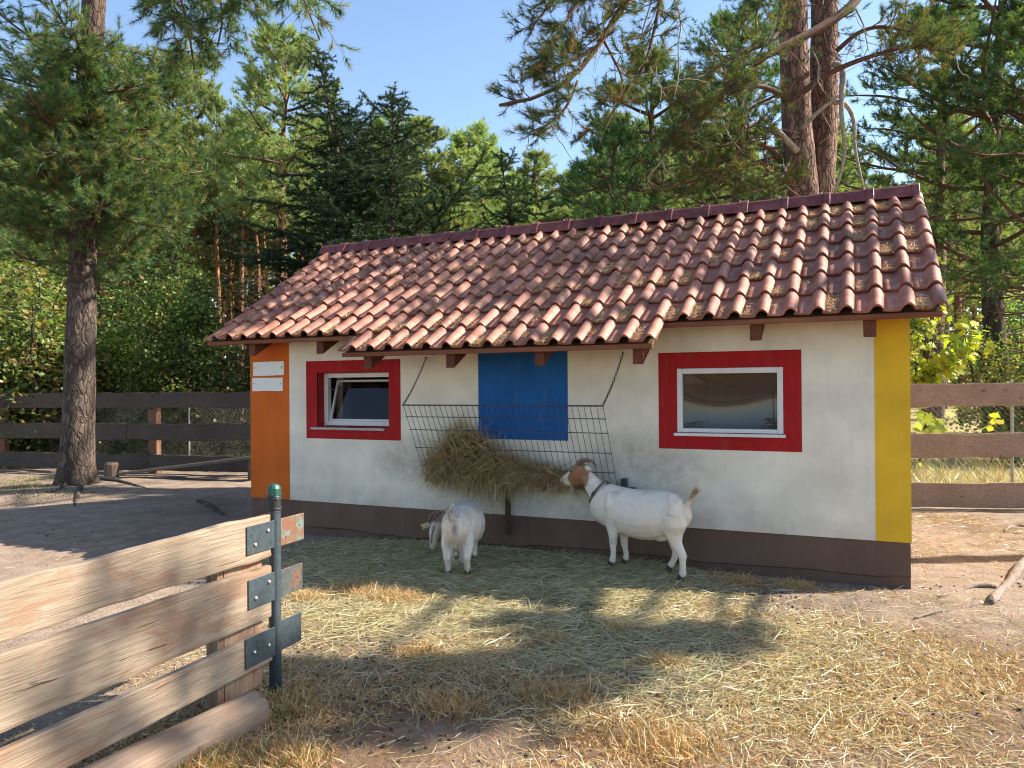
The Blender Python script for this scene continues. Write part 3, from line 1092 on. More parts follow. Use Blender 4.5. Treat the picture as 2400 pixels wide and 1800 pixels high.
dirv = np.stack([rng.normal(0, .5, n), -rng.uniform(0, .35, n), np.full(n, -1.0)], -1)
ln = rng.uniform(.05, .24, n) * (0.75 + 0.9 * np.exp(-((u - .36) / .12) ** 2)) * (1 - .5 * np.clip((u - .5) / .15, 0, 1))
blades(hay, base, norm(dirv), ln, rng.uniform(.003, .0055, n), np.full(n, -.4), rng, palette(rng, n, HAY + STRAW[:2]), .25)
n = 420                                    # wisps sticking up
u = np.clip(rng.normal(.30, .15, n), .05, .78)
base = np.array([rk(a, b) for a, b in zip(u, hay_top(u) * .9)])
blades(hay, base, norm(np.stack([rng.normal(0, .4, n), rng.normal(-.1, .3, n), np.ones(n)], -1)), rng.uniform(.08, .26, n), np.full(n, .003), np.full(n, .6), rng, palette(rng, n, STRAW[:2] + HAY), .3)
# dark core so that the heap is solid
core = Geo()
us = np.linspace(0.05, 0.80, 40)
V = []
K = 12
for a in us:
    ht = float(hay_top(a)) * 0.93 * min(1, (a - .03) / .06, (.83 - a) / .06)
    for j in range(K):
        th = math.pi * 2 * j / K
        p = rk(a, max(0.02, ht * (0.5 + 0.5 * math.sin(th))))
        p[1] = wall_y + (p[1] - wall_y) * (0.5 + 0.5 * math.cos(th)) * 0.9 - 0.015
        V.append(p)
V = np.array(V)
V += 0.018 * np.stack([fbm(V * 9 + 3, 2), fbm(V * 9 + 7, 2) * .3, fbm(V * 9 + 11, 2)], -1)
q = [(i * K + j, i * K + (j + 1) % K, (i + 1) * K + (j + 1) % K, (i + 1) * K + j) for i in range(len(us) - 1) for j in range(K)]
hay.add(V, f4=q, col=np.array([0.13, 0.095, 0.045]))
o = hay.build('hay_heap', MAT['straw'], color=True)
tag(o, 'heap of dry hay lying in the wire rack', 'hay', kind='stuff')

# ------------------------------------------------------------------ hay and dead grass on the ground
def scatter(rng, n, x0, x1, y0, y1, dens):
    out = []
    while sum(map(len, out)) < n:
        p = np.stack([rng.uniform(x0, x1, n), rng.uniform(y0, y1, n)], -1)
        out.append(p[rng.uniform(0, 1, n) < dens(p[:, 0], p[:, 1])])
    return np.concatenate(out)[:n]

rng = rng_(21)
litter = Geo()
def lay(p, length, width, rise, cols, bend, lift, jit=.15):
    n = len(p)
    a = rng.uniform(0, 2 * math.pi, n)
    d = np.stack([np.cos(a), np.sin(a), np.zeros(n)], -1)
    z = ground_z(p[:, 0], p[:, 1]) + lift
    base = np.concatenate([p, z[:, None]], 1)
    blades(litter, base, d, length, width, rise, rng, palette(rng, n, cols, jit), bend)
    # most blades lie flat
def patchy(x, y, s, lo, hi, seed=0):
    v = fbm(np.stack([x * s, y * s, np.full_like(x, seed)], -1), 4)
    return np.clip((v - lo) / (hi - lo), 0, 1)
front = lambda x, y: ((y < 0.0) | (x < -0.1) | (x > 6.8)).astype(float)
n = 64000
p = scatter(rng, n, 0.0, 7.2, -3.4, -0.02, lambda x, y: hay_density(x, y) * (0.35 + .65 * patchy(x, y, 1.4, -.5, .1, 3)))
thick = hay_density(p[:, 0], p[:, 1])
lay(p, rng.uniform(.05, .19, n), rng.uniform(.0022, .0042, n), rng.normal(.03, .12, n), GREENHAY, .28, rng.uniform(.002, .05, n) * thick)
n = 26000
p = scatter(rng, n, 2.6, 9.0, -5.6, -0.1, lambda x, y: (0.15 + .85 * patchy(x, y, 0.9, -.15, .35, 8)) * np.clip((y + 6.4) / 3.0, .25, 1))
lay(p, rng.uniform(.03, .13, n), rng.uniform(.002, .0036, n), rng.normal(.04, .12, n), STRAW + BROWN[:3] + GREENHAY[:2], .3, rng.uniform(.002, .014, n))
n = 190                                     # single pale stalks
p = scatter(rng, n, 3.4, 9.0, -5.2, 0.6, lambda x, y: np.where((y > -0.05) & (x < 6.75), 0, 1.0))
lay(p, rng.uniform(.08, .24, n), rng.uniform(.003, .006, n), rng.normal(.03, .08, n), [(0.72, 0.62, 0.42), (0.66, 0.55, 0.34)], .12, rng.uniform(.004, .02, n))
n = 3500
p = scatter(rng, n, -7.0, 3.4, -4.5, 2.6, lambda x, y: np.where((y > -0.03) & (x > -0.05), 0, patchy(x, y, .8, .0, .5, 5) + .03))
lay(p, rng.uniform(.04, .14, n), rng.uniform(.0025, .004, n), rng.normal(.03, .08, n), STRAW[1:] + BROWN, .25, rng.uniform(.002, .01, n))
n = 9000
p = scatter(rng, n, 6.7, 10.0, -0.2, 4.0, lambda x, y: patchy(x, y, 1.1, -.3, .4, 6) + .05)
lay(p, rng.uniform(.03, .12, n), rng.uniform(.003, .005, n), rng.normal(.03, .08, n), STRAW + BROWN, .25, rng.uniform(.002, .01, n))
o = litter.build('strewn_hay', MAT['straw'], color=True)
tag(o, 'hay and straw strewn over the ground before the hut', 'hay', kind='stuff')

rng = rng_(22)
turf = Geo()
def tuft_grass(p, length, cols, up, width=.0032, jit=.18):
    n = len(p)
    a = rng.uniform(0, 2 * math.pi, n)
    d = np.stack([np.cos(a), np.sin(a), np.zeros(n)], -1)
    z = ground_z(p[:, 0], p[:, 1]) - .003
    base = np.concatenate([p, z[:, None]], 1)
    blades(turf, base, d, length, np.full(n, width), up, rng, palette(rng, n, cols, jit), .7)
turfmap = lambda x, y: patchy(x, y, 1.15, -.25, .15, 31) * np.clip((-.9 - y) / .8, 0, 1)
n = 125000
p = scatter(rng, n, 3.2, 9.2, -5.5, -0.9, turfmap)
tuft_grass(p, rng.uniform(.015, .05, n), BROWN, rng.uniform(.1, 1.2, n), .0038)
# thicker tussocks
tus = [(2.75, -1.75, .26, 1700), (3.15, -1.85, .20, 1200), (2.5, -2.05, .14, 500), (3.62, -3.62, .20, 1300), (3.75, -4.25, .24, 1900), (4.05, -4.05, .16, 900), (3.44, -1.28, .07, 260), (5.45, -.30, .16, 700), (5.85, -.26, .13, 500),
       (4.6, -2.3, .12, 350), (4.9, -3.0, .22, 1000), (5.5, -3.3, .25, 1200), (4.4, -3.3, .2, 700), (5.2, -3.9, .25, 1000), (6.1, -3.5, .2, 700), (4.9, -1.95, .09, 300), (5.3, -2.4, .12, 400), (3.9, -2.75, .16, 500), (4.2, -4.6, .2, 700)]
for i, (x, y, r, m) in enumerate(tus):
    pp = np.stack([rng.normal(x, r * .55, m), rng.normal(y, r * .4, m)], -1)
    green = i in (3, 4, 5)
    tuft_grass(pp, rng.uniform(.03, .085, m), BROWN + ([(0.20, 0.20, 0.06), (0.16, 0.17, 0.05)] if green else []), rng.uniform(.5, 2.2, m))
# sparse green grass round the left tree, dead tufts along the gate
n = 3500
p = scatter(rng, n, -9.0, -4.2, 0.2, 3.0, lambda x, y: patchy(x, y, 1.0, -.1, .3, 2))
tuft_grass(p, rng.uniform(.03, .07, n), [(0.18, 0.18, 0.06), (0.28, 0.24, 0.10), (0.22, 0.2, 0.08)], rng.uniform(.4, 1.6, n), .005)
n = 5000
p = scatter(rng, n, 1.6, 3.6, -5.6, -2.4, lambda x, y: patchy(x, y, 1.5, .0, .35, 12))
tuft_grass(p, rng.uniform(.02, .06, n), BROWN + [(0.22, 0.2, 0.07)], rng.uniform(.2, 1.3, n))
o = turf.build('dead_grass', MAT['straw'], color=True)
tag(o, 'short dead brown grass and tussocks in the yard', 'grass', kind='stuff')
rng = rng_(23)
turf = Geo()
n = 26000                                   # dry meadow behind the fence
p = scatter(rng, n, -22, 16, 4.8, 15, lambda x, y: 0.35 + 0.65 * patchy(x, y, .5, -.3, .3, 9))
tuft_grass(p, rng.uniform(.12, .42, n), [(0.50, 0.40, 0.19), (0.42, 0.34, 0.15), (0.56, 0.47, 0.26), (0.34, 0.31, 0.12)], rng.uniform(1.0, 3.5, n), .011)
o = turf.build('meadow_grass', MAT['straw'], color=True)
tag(o, 'tall dry golden meadow grass beyond the fence', 'grass', kind='stuff')

# droppings and crumbs of earth
rng = rng_(24)
g = Geo()
ico = np.array([(1, 0, 0), (-1, 0, 0), (0, 1, 0), (0, -1, 0), (0, 0, 1), (0, 0, -1)], float)
icof = np.array([(0, 2, 4), (2, 1, 4), (1, 3, 4), (3, 0, 4), (2, 0, 5), (1, 2, 5), (3, 1, 5), (0, 3, 5)])
n = 2600
p = np.concatenate([scatter(rng, n - 700, 3.2, 9.0, -5.4, 0.8, lambda x, y: np.where((y > -0.05) & (x < 6.75), 0, patchy(x, y, 1.2, .0, .45, 40) + .02)),
                    scatter(rng, 700, -6, 2.6, -3.5, 1.5, lambda x, y: np.where((y > -0.05) & (x > -0.1), 0, patchy(x, y, 1.0, .1, .45, 41) + .015))])
s = rng.uniform(.005, .012, n)
V = p[:, None, :]
z = ground_z(p[:, 0], p[:, 1])
C3 = np.concatenate([p, (z + s * .5)[:, None]], 1)
st = np.stack([s * rng.uniform(.8, 1.7, n), s, s * .8], -1)
V = (C3[:, None, :] + ico[None] * st[:, None, :] * rng.uniform(.7, 1.2, (n, 6, 1))).reshape(-1, 3)
F = (np.arange(n)[:, None, None] * 6 + icof[None]).reshape(-1, 3)
g.add(V, f3=F)
o = g.build('droppings', m_plain('dark_pellets', (0.045, 0.032, 0.026), .8, .3, 40))
tag(o, 'dark droppings and crumbs scattered over the sand', 'droppings', kind='stuff')

# needles and dust lying in the pans of the roof tiles
rng = rng_(25)
g = Geo()
cl = []
for r in range(NROW + 1):
    for c in range(NCOL):
        if r == NROW and not (10 <= c < 25):
            continue
        k = rng.uniform()
        w_ = 0.42 + 0.30 * (c / NCOL) + 0.25 * float(fbm(np.array([c * .25, r * .5, 3.0]), 2))
        if k < w_:
            m = int(rng.integers(15, 80) if k < w_ * .55 else rng.integers(160, 420))
            cl.append((c, r, m))
pts, nn = [], []
for (c, r, m) in cl:
    spread = .018 + .026 * min(1, m / 90)
    v0 = r * EXPO + rng.uniform(.14, .33)
    for _ in range(m):
        x = float(np.clip(rng.normal(.058, spread), .008, .105))
        v = float(np.clip(rng.normal(v0, spread * 2.0), r * EXPO + .02, r * EXPO + EXPO - .012))
        frac = (v - r * EXPO + (TL - EXPO)) / TL
        h = -0.028 + 0.032 * frac + 0.005 + rng.uniform(0, .012) * min(1, m / 40)
        pts.append(slope_pt(RX0 + c * TW + x, v, h))
pts = np.array(pts)
n = len(pts)
a = rng.uniform(0, 2 * math.pi, n)
d3 = np.outer(np.cos(a), [1.0, 0, 0]) + np.outer(np.sin(a), SD) + np.outer(rng.uniform(0, .35, n), SN)
d3 = norm(d3)
L_ = rng.uniform(.03, .07, n)
side = norm(np.cross(d3, SN + rng.normal(0, .4, (n, 3)))) * .0026
V = np.stack([pts - d3 * L_[:, None] * .5 - side, pts - d3 * L_[:, None] * .5 + side, pts + d3 * L_[:, None] * .5 + side * .4 + SN * .004], 1).reshape(-1, 3)
g.add(V, f3=np.arange(3 * n).reshape(-1, 3), col=np.repeat(palette(rng, n, [(0.62, 0.33, 0.12), (0.54, 0.29, 0.12), (0.68, 0.46, 0.24), (0.40, 0.23, 0.11), (0.62, 0.50, 0.33)], .2), 3, 0))
o = g.build('roof_needle_litter', MAT['straw'], color=True)
tag(o, 'brown fallen pine needles caught between the roof tiles', 'needle litter', kind='stuff')
print('roof needles', n)

# ------------------------------------------------------------------ boards, fences
def board(name, mt, parent, p0, p1, z0, z1, th, nrm, seed, wav=0.012, seg=None, end_rag=0.0, origin=None):
    """a sawn board with waney edges between ground points p0 and p1; nrm = face direction"""
    p0, p1 = np.array(p0, float), np.array(p1, float)
    L = np.linalg.norm(p1 - p0)
    t = (p1 - p0) / L
    seg = seg or max(6, int(L / .10))
    s = np.linspace(0, 1, seg + 1)
    e0 = z0 + wav * fbm(np.stack([s * L * 1.1, np.full_like(s, seed), np.zeros_like(s)], -1), 4) + .35 * wav * fbm(np.stack([s * L * 7, np.full_like(s, seed + 3), np.zeros_like(s)], -1), 2)
    e1 = z1 + wav * 1.4 * fbm(np.stack([s * L * 1.0, np.full_like(s, seed + 9.5), np.zeros_like(s)], -1), 4) + .5 * wav * fbm(np.stack([s * L * 7, np.full_like(s, seed + 13), np.zeros_like(s)], -1), 2)
    V = []
    rr = random.Random(seed)
    for i in range(seg + 1):
        c = p0 + t * (L * s[i])
        jit = 0
        for f in (0, 1):
            b = c + np.array(nrm) * th * (f - .5)
            for k in (0.0, .04, .5, .96, 1.0):
                z = e0[i] + (e1[i] - e0[i]) * k
                inset = (.003 if k in (0.0, 1.0) else 0.0) * (1 if f == 0 else -1)
                ex_ = t * rr.uniform(-end_rag, end_rag) if i in (0, seg) else 0
                V.append(np.array([b[0], b[1], z]) + np.array(nrm) * inset + ex_)
    V = np.array(V)
    K = 10
    q = []
    for i in range(seg):
        a, b = i * K, (i + 1) * K
        for k in range(4):
            q.append((a + k, a + k + 1, b + k + 1, b + k))
            q.append((a + 5 + k, b + 5 + k, b + 6 + k, a + 6 + k))
        q.append((a + 4, a + 9, b + 9, b + 4))
        q.append((a, b, b + 5, a + 5))
    for k in range(4):
        q.append((k, 5 + k, 6 + k, k + 1))
        e = seg * K
        q.append((e + k, e + k + 1, e + 6 + k, e + 5 + k))
    org = np.zeros(3) if origin is None else np.array(origin)
    return Geo().add(V - org, f4=q).build(name, mt, parent)

GD = np.array([0.055, -0.9985, 0.0])            # direction of the near board fence, towards the camera side
GN = np.array([0.9985, 0.055, 0.0])             # its face
GP = np.array([3.453, -3.473, 0.0])             # foot of the steel post
fence = empty('board_fence', GP)
tag(fence, 'weathered three-board wooden fence running from the steel post towards the viewer', 'fence')
b0 = GP + GD * 0.050
b1 = GP + GD * 3.3
ofs = GP
brd = []
brd.append(board('board', MAT['gate_wood'], fence, b0 + GD * .01, b1, 0.712, 0.930, 0.036, GN, 3, .016, 60, .012, ofs))
brd.append(board('board', MAT['gate_wood'], fence, b0, b1, 0.397, 0.672, 0.036, GN, 14, .010, 60, .004, ofs))
brd.append(board('board', MAT['gate_wood'], fence, b0 - GD * .004, b1, 0.160, 0.333, 0.036, GN, 29, .008, 60, .004, ofs))
back = -GN * 0.040
for a, b, nm, sd in ((.08, .355, 'batten', 5), (.360, .400, 'batten', 6)):
    dz = 0.0 if sd == 5 else -.012
    board(nm, m_wood('batten_wood_%d' % sd, (0.20, 0.13, 0.09), (0.36, 0.25, 0.18), axis=2, patch=(0.25, 0.12, 0.07)), fence, GP + GD * a + back * (1 if sd == 5 else 1.4), GP + GD * b + back * (1 if sd == 5 else 1.4), 0.045 + dz, 0.90 + dz, 0.040 if sd == 5 else 0.07, GN, sd, .002, 4, 0, ofs)

post = empty('steel_post', GP)
tag(post, 'dark steel fence post with green cap and bolted hinge plates', 'post')
rp = .0325
pts = np.array([(0, 0, -.15), (0, 0, .3), (0, 0, .6), (0, 0, 1.0), (0, 0, 1.035)])
Geo().tube(pts, rp, 24).build('pole', MAT['steel'], post, smooth=True)
g = Geo().tube([(0, 0, 1.03), (0, 0, 1.065), (0, 0, 1.082), (0, 0, 1.088)], [rp + .003, rp + .003, rp - .006, rp - .02], 10)
g.build('cap', m_plain('green_cap', (0.012, 0.085, 0.06), .5, .3, 30), post)
g = Geo().tube([(0, 0, .945), (0, 0, 1.02)], rp + .002, 20)
g.build('tape', m_plain('black_tape', (0.02, 0.018, 0.018), .6, .3, 30, .4), post)
for zz, sd in ((.955, 1), (1.018, 2)):
    rg = rng_(sd)
    th = np.linspace(0, 2 * math.pi * 4, 90)
    rr = rp + .005 + rg.uniform(-.001, .002, 90)
    w = np.stack([np.cos(th) * rr, np.sin(th) * rr, zz + .012 * np.sin(th * .31 + sd) + rg.normal(0, .0015, 90)], -1)
    Geo().tube(w, .0012, 4).build('wire_wrap', MAT['wire'], post)
def plate(s0, s1, z0, z1, mt, holes, off_n, mat_b):
    g = Geo()
    g.obox((0, 0, 0), GD, GN, (0, 0, 1), s0, s1, off_n, off_n + .006, z0, z1)
    p = bevel(g.build('hinge_plate', mt, post), .002)
    for (hs, hz) in holes:
        c = GD * hs + np.array([0, 0, hz])
        o = off_n + .006
        if mat_b == 'bolt':
            b = Geo().tube([c + GN * (o - .001), c + GN * (o + .006), c + GN * (o + .010)], [.010, .010, .005], 8).build('bolt', MAT['zinc'], p)
        else:
            b = Geo().tube([c + GN * (o - .0005), c + GN * (o + .001)], [.007, .006], 8).build('bolt_hole', m_plain('rust_hole', (0.08, 0.03, 0.015), .9), p)
plate(.030, .243, .755, .901, MAT['steel'], [(.085, .855), (.185, .80)], .020, 'bolt')
plate(.030, .233, .478, .628, MAT['steel'], [(.080, .585), (.182, .527)], .020, 'bolt')
plate(.030, .257, .186, .338, MAT['steel'], [(.085, .255), (.195, .255)], .020, 'bolt')
plate(-.231, -.030, .75, .898, MAT['steel_rust'], [(-.19, .835), (-.07, .79)], .012, 'hole')
plate(-.216, -.030, .478, .622, m_steel('stained_steel', (0.085, 0.10, 0.095), .12), [(-.17, .55), (-.06, .54)], .012, 'hole')
plate(-.202, -.030, .19, .349, MAT['steel'], [(-.165, .27), (-.06, .23)], .012, 'hole')

# log lying along the foot of the fence
lg0, lg1 = np.array([3.50, -5.6, .035]), np.array([3.625, -3.80, .035])
n = 40
s = np.linspace(0, 1, n)
path = lg0 + (lg1 - lg0) * s[:, None]
g = Geo()
V, K = [], 22
tdir = norm(lg1 - lg0)
sv = norm(np.cross(tdir, [0, 0, 1]))
for i in range(n):
    for k in range(K):
        th = 2 * math.pi * k / K
        r = .098 + .008 * float(fbm(np.array([i * .12, math.cos(th) * 1.2, math.sin(th) * 1.2]), 3))
        if abs(th - 1.2) < .15: r -= .012
        V.append(path[i] + sv * math.cos(th) * r + np.array([0, 0, math.sin(th) * r]))
q = [(i * K + k, i * K + (k + 1) % K, (i + 1) * K + (k + 1) % K, (i + 1) * K + k) for i in range(n - 1) for k in range(K)]
V += [path[0], path[-1]]
f3 = [(n * K, (k + 1) % K, k) for k in range(K)] + [(n * K + 1, (n - 1) * K + k, (n - 1) * K + (k + 1) % K) for k in range(K)]
o = Geo().add(np.array(V) - lg1, f4=q, f3=f3).build('log', m_wood('log_wood', (0.22, 0.15, 0.11), (0.38, 0.29, 0.21), axis=1, patch=(0.26, 0.17, 0.11)), smooth=True)
o.location = lg1
tag(o, 'weathered round log lying on the ground below the near board fence', 'log')

# ------------------------------------------------------------------ rail fence behind the hut
def rail_fence(name, label, p0, p1, joints, rows, mt_fn, posts, seed, post_side=1):
    p0, p1 = np.array(p0, float), np.array(p1, float)
    L = np.linalg.norm(p1 - p0)
    t = (p1 - p0) / L
    nrm = np.array([t[1], -t[0], 0])
    root = empty(name, p0)
    tag(root, label, 'fence')
    for ri, (z0, z1) in enumerate(rows):
        js = [0.0] + joints[ri] + [L]
        for a, b in zip(js[:-1], js[1:]):
            sd = seed + ri * 17 + int(a * 10)
            rr = random.Random(sd)
            board('rail', mt_fn, root, p0 + t * (a + .006), p0 + t * (b - .006), z0 + rr.uniform(-.015, .015), z1 + rr.uniform(-.015, .015), .05, nrm, sd, .022, None, .0, p0)
    for s in posts:
        c = p0 + t * s - nrm * .095
        g = Geo().obox(c - p0, t, nrm, (0, 0, 1), -.10, .10, -.065, .065, -.2, rows[-1][1] - .07)
        bevel(g.build('post', MAT['post_brown'], root), .01)
    return root
rows = [(0.06, 0.36), (0.64, 0.95), (1.24, 1.55)]
pa = np.array([-10.6, 2.92, 0]); pb = np.array([-2.4, 4.12, 0])
Lp = np.linalg.norm(pb - pa)
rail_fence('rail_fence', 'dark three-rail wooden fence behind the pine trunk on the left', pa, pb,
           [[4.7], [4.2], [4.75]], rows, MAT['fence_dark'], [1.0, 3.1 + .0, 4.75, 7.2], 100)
rowsR = [(0.02, 0.33), (0.63, 0.965), (1.30, 1.585)]
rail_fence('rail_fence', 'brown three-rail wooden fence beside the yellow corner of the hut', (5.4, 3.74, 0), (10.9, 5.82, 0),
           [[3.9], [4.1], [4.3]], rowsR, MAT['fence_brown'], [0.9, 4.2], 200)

def chain_link(name, label, p0, p1, h, step=.075):
    p0, p1 = np.array(p0, float), np.array(p1, float)
    L = np.linalg.norm(p1 - p0)
    t = (p1 - p0) / L
    up = np.array([0, 0, 1.0])
    g = Geo()
    w = .0009
    nrm = np.array([t[1], -t[0], 0])
    k = int((L + h) / step)
    for i in range(-int(h / step), int(L / step) + 1):
        for sg in (1, -1):
            a = i * step
            s0, s1 = (a, a + h) if sg == 1 else (a + h, a)
            pts = []
            for s, z in ((s0, 0.0), (s1, h)):
                pts.append((s, z))
            (s0, z0), (s1, z1) = pts
            # clip to the fence length
            lo, hi = 0.0, 1.0
            ds = s1 - s0
            tt = sorted(((0 - s0) / ds, (L - s0) / ds))
            lo, hi = max(lo, tt[0]), min(hi, tt[1])
            if hi - lo < .02: continue
            A = p0 + t * (s0 + ds * lo) + up * (h * lo) + nrm * .003 * sg
            B = p0 + t * (s0 + ds * hi) + up * (h * hi) + nrm * .003 * sg
            dd = norm(B - A)
            sd = np.cross(dd, nrm) * w
            g.add([A - sd - nrm * w * .6, A + sd - nrm * w * .6, B + sd - nrm * w * .6, B - sd - nrm * w * .6, A + nrm * w, B + nrm * w], f4=[(0, 1, 2, 3), (1, 4, 5, 2), (4, 0, 3, 5)])
    root = empty(name, p0)
    tag(root, label, 'wire fence')
    m = g.build('wire_mesh', MAT['zinc'], root)
    m.location = -p0
    for s in np.arange(.4, L, 2.4):
        c = t * s
        Geo().tube([c + up * -.2, c + up * (h + .05)], .02, 8).build('stake', MAT['zinc'], root)
    return root
chain_link('wire_fence', 'galvanised chain-link fence behind the brown rail fence', (5.6, 4.45, 0), (11.0, 6.45, 0), 1.6)
chain_link('wire_fence', 'galvanised chain-link fence behind the dark rail fence', (-10.8, 3.55, 0), (-2.0, 4.8, 0), 1.25)

# tilted plank on stub posts before the left fence
ramp = empty('plank_bench', (-6.3, 3.05, 0))
tag(ramp, 'low tilted plank on two stub posts before the dark fence', 'bench')
A, B = at(262 * D, 1020 * D, 13.75), at(548 * D, 984 * D, 13.0)
o_ = np.array(ramp.location)
tv = norm(B - A)
sv = norm(np.cross(tv, [0, 0, 1]))
nv = np.cross(sv, tv)
g = Geo().obox(A - o_, tv, sv, nv, 0, np.linalg.norm(B - A) + .5, -.12, .12, -.055, 0.0)
bevel(g.build('plank', m_wood('grey_plank', (0.12, 0.10, 0.085), (0.20, 0.17, 0.145)), ramp), .008)
for px, py, Z, hh in ((241, 1030, 13.9, .26), (576 / D, 1038, 13.0, .40)):
    c = onz(px * D, py * D) if px < 300 else np.array([B[0] + .02, B[1] + .02, 0])
    c = np.array([c[0], c[1], 0]) - o_
    g = Geo().tube([c + [0, 0, -.2], c + [0, 0, hh - .03], c + [0, 0, hh]], [.13, .125, .10], 10)
    g.build('stub_post', m_wood('stub_wood_%d' % int(px), (0.10, 0.075, 0.06), (0.17, 0.13, 0.10), axis=2), ramp)
# ------------------------------------------------------------------ goats
def skin_from(geo, name, voxel=0.011, smooth=8):
    """fuse overlapping lofts into one continuous skin"""
    me = geo.mesh(name + '_src', None)
    tmp = bpy.data.objects.new(name + '_src', me)
    COL.objects.link(tmp)
    m = tmp.modifiers.new('r', 'REMESH')
    m.mode = 'VOXEL'
    m.voxel_size = voxel
    s = tmp.modifiers.new('s', 'SMOOTH')
    s.factor = 0.5
    s.iterations = smooth
    bpy.context.view_layer.update()
    dg = bpy.context.evaluated_depsgraph_get()
    out = bpy.data.meshes.new_from_object(tmp.evaluated_get(dg))
    bpy.data.objects.remove(tmp, do_unlink=True)
    out.name = name
    n = len(out.vertices)
    co = np.zeros(n * 3, np.float32)
    out.vertices.foreach_get('co', co)
    nr = np.zeros(n * 3, np.float32)
    out.vertices.foreach_get('normal', nr)
    out.polygons.foreach_set('use_smooth', np.ones(len(out.polygons), bool))
    return out, co.reshape(-1, 3).astype(float), nr.reshape(-1, 3).astype(float)

def set_cols(me, c):
    a = me.color_attributes.new('Col', 'FLOAT_COLOR', 'POINT')
    a.data.foreach_set('color', np.concatenate([c, np.ones((len(c), 1))], 1).astype(np.float32).ravel())

def fur(name, parent, co, nr, cols, flow, n, length, rng, lift=.30, width=.0022):
    i = rng.integers(0, len(co), n)
    base = co[i] + rng.normal(0, .003, (n, 3)) - nr[i] * .002
    f = flow(co[i])
    f = f - nr[i] * np.sum(f * nr[i], -1, keepdims=True)
    d = norm(norm(f) + nr[i] * lift + rng.normal(0, .13, (n, 3)))
    L = length(co[i]) * rng.uniform(.6, 1.2, n)
    s = norm(np.cross(d, nr[i] + rng.normal(0, .2, (n, 3)))) * width
    V = np.stack([base - s, base + s, base + d * L[:, None] - nr[i] * (L * .12)[:, None]], 1).reshape(-1, 3)
    c = np.clip(cols[i] * (1 + rng.normal(0, .08, (n, 1))), 0, .9)
    return Geo().add(V, f3=np.arange(3 * n).reshape(-1, 3), col=np.repeat(c, 3, 0)).build(name, MAT['hair'], parent, color=True)

def strands(geo, pts, dirs, L, w, rng, cols, droop=.3):
    blades(geo, pts, dirs, L, np.full(len(pts), w), np.zeros(len(pts)), rng, cols, droop)

def horn_mesh(pts, r0, r1, rings=True):
    pts = np.array(pts)
    t = np.linspace(0, 1, len(pts))
    tt = np.linspace(0, 1, 40)
    P = np.stack([np.interp(tt, t, pts[:, k]) for k in range(3)], -1)
    for _ in range(6):
        P[1:-1] = (P[:-2] + 2 * P[1:-1] + P[2:]) / 4
    r = r0 + (r1 - r0) * tt
    r = r * (1 + .07 * np.sin(tt * 70))
    return Geo().tube(P, np.stack([r * 1.25, r * .8], -1), 10)

def hoof(root, pos, fwd, r=.030, h=.045):
    """cloven hoof: two claws"""
    f = np.array([fwd[0], fwd[1], 0.0])
    f = f / np.linalg.norm(f)
    l = np.array([-f[1], f[0], 0])
    g = Geo()
    for s in (-1, 1):
        c = np.array(pos) + l * s * r * .42
        g.tube([c + [0, 0, h], c + f * .006 + [0, 0, h * .5], c + f * .012], [(r * .62, r * .40), (r * .75, r * .46), (r * .88, r * .50)], 8, ref=f)
    return g.build('hoof', MAT['hoof'], root)

WHITE = np.array([0.83, 0.735, 0.62])
# ---- the standing goat reaching for the rack
H1 = np.array([-0.960, 0.278, 0.0]); H1 /= np.linalg.norm(H1)
L1 = np.array([-H1[1], H1[0], 0.0])            # its left side, towards the viewer
P1 = np.array([4.41, -0.315, 0.0])
GZ1 = 0.055
def g1(u, v, b=0.0):
    r = ray(1280 + u / 4.1475, 1020 + v / 4.1475)
    q = P1 + L1 * b
    t = np.dot(q - CC, L1) / np.dot(r, L1)
    return CC + r * t
MPP = 6.42 / CAM_F / 4.1475
goat = empty('goat', (P1[0] + .27, P1[1] - .08, GZ1))
tag(goat, 'white goat with brown head and collar standing and eating from the hay rack', 'goat')
go = np.array(goat.location)
g = Geo()
st = [(452, 640, 760, .045), (490, 560, 845, .085), (545, 500, 885, .115), (620, 468, 905, .135), (700, 492, 935, .150), (800, 516, 975, .165), (900, 530, 1005, .178), (1000, 536, 1016, .182), (1100, 541, 1002, .175), (1200, 548, 972, .158), (1280, 578, 935, .130), (1340, 622, 880, .095), (1382, 668, 812, .055)]
C_ = [g1(u, (a + b) / 2) for u, a, b, w in st]
g.tube(C_, [((b - a) / 2 * MPP, w) for u, a, b, w in st], 20, ref=(0, 0, 1))
nk = [(590, 640, 150, .085), (545, 590, 128, .075), (490, 530, 105, .062), (435, 460, 88, .052), (395, 405, 74, .047)]
g.tube([g1(u, v, .0) for u, v, r, w in nk], [(r * MPP, w) for u, v, r, w in nk], 16, ref=(0.5, 0, 1))
hd = [(425, 350, 52, .035), (385, 358, 84, .055), (335, 372, 96, .058), (285, 392, 84, .050), (235, 408, 62, .040), (190, 425, 46, .033), (155, 440, 34, .027), (140, 446, 18, .015)]
g.tube([g1(u, v, .0) for u, v, r, w in hd], [(r * MPP, w) for u, v, r, w in hd], 16, ref=(0, 0, 1))
jaw = [(360, 440, 45, .035), (290, 458, 36, .030), (220, 468, 24, .022), (175, 470, 14, .015)]
g.tube([g1(u, v, .0) for u, v, r, w in jaw], [(r * MPP, w) for u, v, r, w in jaw], 12, ref=(0, 0, 1))
